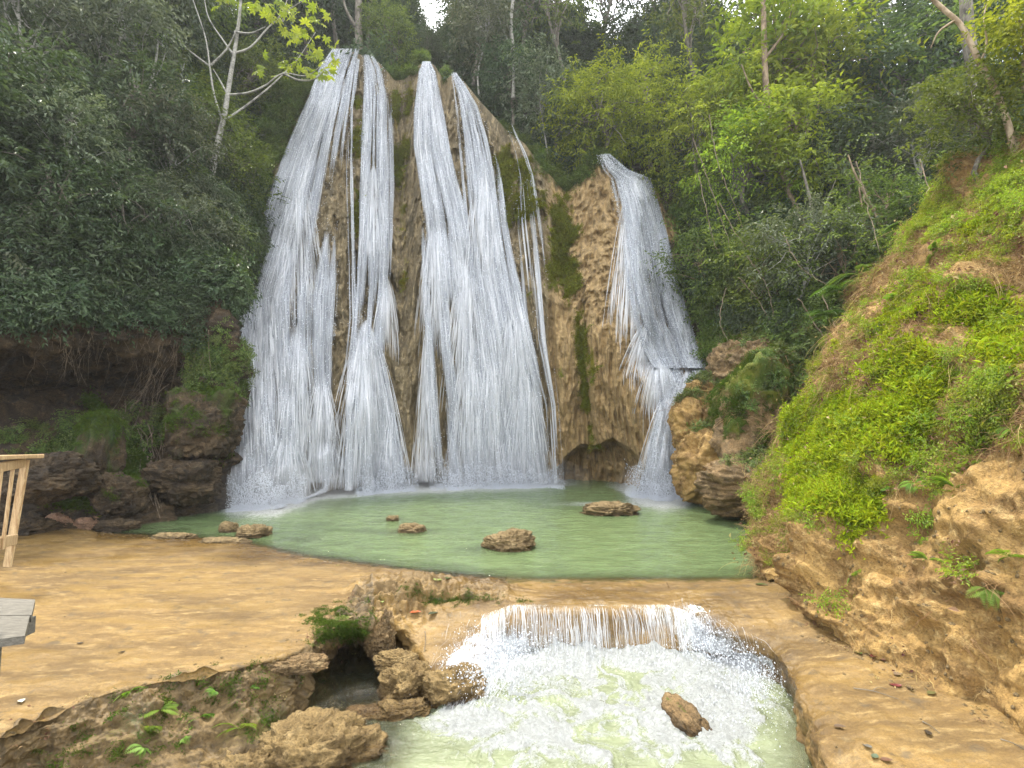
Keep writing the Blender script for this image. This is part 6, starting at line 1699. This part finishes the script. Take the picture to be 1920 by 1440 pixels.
scatter('pebbles', 'small stones and grit on the rock floor', P, N, rs.uniform(.2, 1.1, len(P)) ** 1.6, st_src, .9, 31)
P, N, r, c = pick(GF, pb2 + .25 * pb, 150, 32)
scatter('leaf_litter', 'bits of dead leaf gathered at the foot of the right bank', P, N, rs.uniform(.25, .6, len(P)), d_src, .9, 32, .01)
P, N, r, c = pick(GM, (GMX < 2000) * np.clip(foot * 1.2, 0, 1), 320, 33)
scatter('pebbles', 'crumbs of rock on the crags of the right bank', P, N, rs.uniform(.4, 1.6, len(P)), st_src, .9, 33)
# ================================================================== light, sky, camera
SUN_AZ, SUN_EL = math.radians(-24), math.radians(69)   # azimuth from +Y towards +X
sv = Vector((math.sin(SUN_AZ) * math.cos(SUN_EL), math.cos(SUN_AZ) * math.cos(SUN_EL), math.sin(SUN_EL)))
ld = bpy.data.lights.new('sun', 'SUN'); ld.energy = 4.2; ld.angle = math.radians(3); ld.color = (1, .93, .80)
lo = bpy.data.objects.new('sun', ld); COL.objects.link(lo); lo.rotation_euler = sv.to_track_quat('Z', 'Y').to_euler()
wt = NT('World', True); SC.world = wt.m
sky = wt.n('ShaderNodeTexSky', {'sky_type': 'NISHITA', 'sun_disc': False, 'sun_elevation': SUN_EL, 'sun_rotation': SUN_AZ, 'dust_density': 3., 'air_density': 1.})
cn = wt.noise(wt.n('ShaderNodeTexCoord').outputs['Generated'], 2.2, 5, .6)
cl = wt.mix(wt.rng(cn, .33, .55, .15, .9), sky.outputs[0], (20., 20.2, 20.4))
bg = wt.n('ShaderNodeBackground', Color=cl, Strength=.15)
wo = wt.n('ShaderNodeOutputWorld'); wt.t.links.new(bg.outputs[0], wo.inputs[0])

cd = bpy.data.cameras.new('camera'); co = bpy.data.objects.new('camera', cd); COL.objects.link(co)
cd.sensor_width = 36; cd.lens = 36 * FOC / W; cd.clip_end = 3000; cd.clip_start = .05
co.location = CAM; co.rotation_euler = (math.pi / 2 + PITCH, 0, 0)
SC.camera = co
SC.view_settings.view_transform = 'Standard'; SC.view_settings.look = 'None'
SC.view_settings.exposure = .52; SC.view_settings.gamma = 1; SC.view_settings.use_curve_mapping = False
SC.cycles.max_bounces = 7; SC.cycles.diffuse_bounces = 3; SC.cycles.glossy_bounces = 2; SC.cycles.transparent_max_bounces = 28
SC.cycles.sample_clamp_indirect = 8
SC.cycles.use_adaptive_sampling = True; SC.cycles.adaptive_threshold = .02
try:
    SC.cycles.use_denoising = True; SC.cycles.denoiser = 'OPENIMAGEDENOISE'
except Exception: pass
# ------------------------------------------------------------------ the damp air of the gorge
HAZE = .0007
if HAZE:
    hv = np.array([[x, y, z] for x in (-75, 75) for y in (-30, 82) for z in (-4.6, 60)], float)
    hf = np.array([[0, 1, 3, 2], [4, 6, 7, 5], [0, 4, 5, 1], [2, 3, 7, 6], [0, 2, 6, 4], [1, 5, 7, 3]])
    th = NT('damp_air'); th.out(None, th.n('ShaderNodeVolumePrincipled', Color=(.93, .96, 1.), Density=HAZE, Anisotropy=.35))
    ho = mk('haze', hv, hf, th.m, None, False); ho['kind'] = 'stuff'; outward(ho)
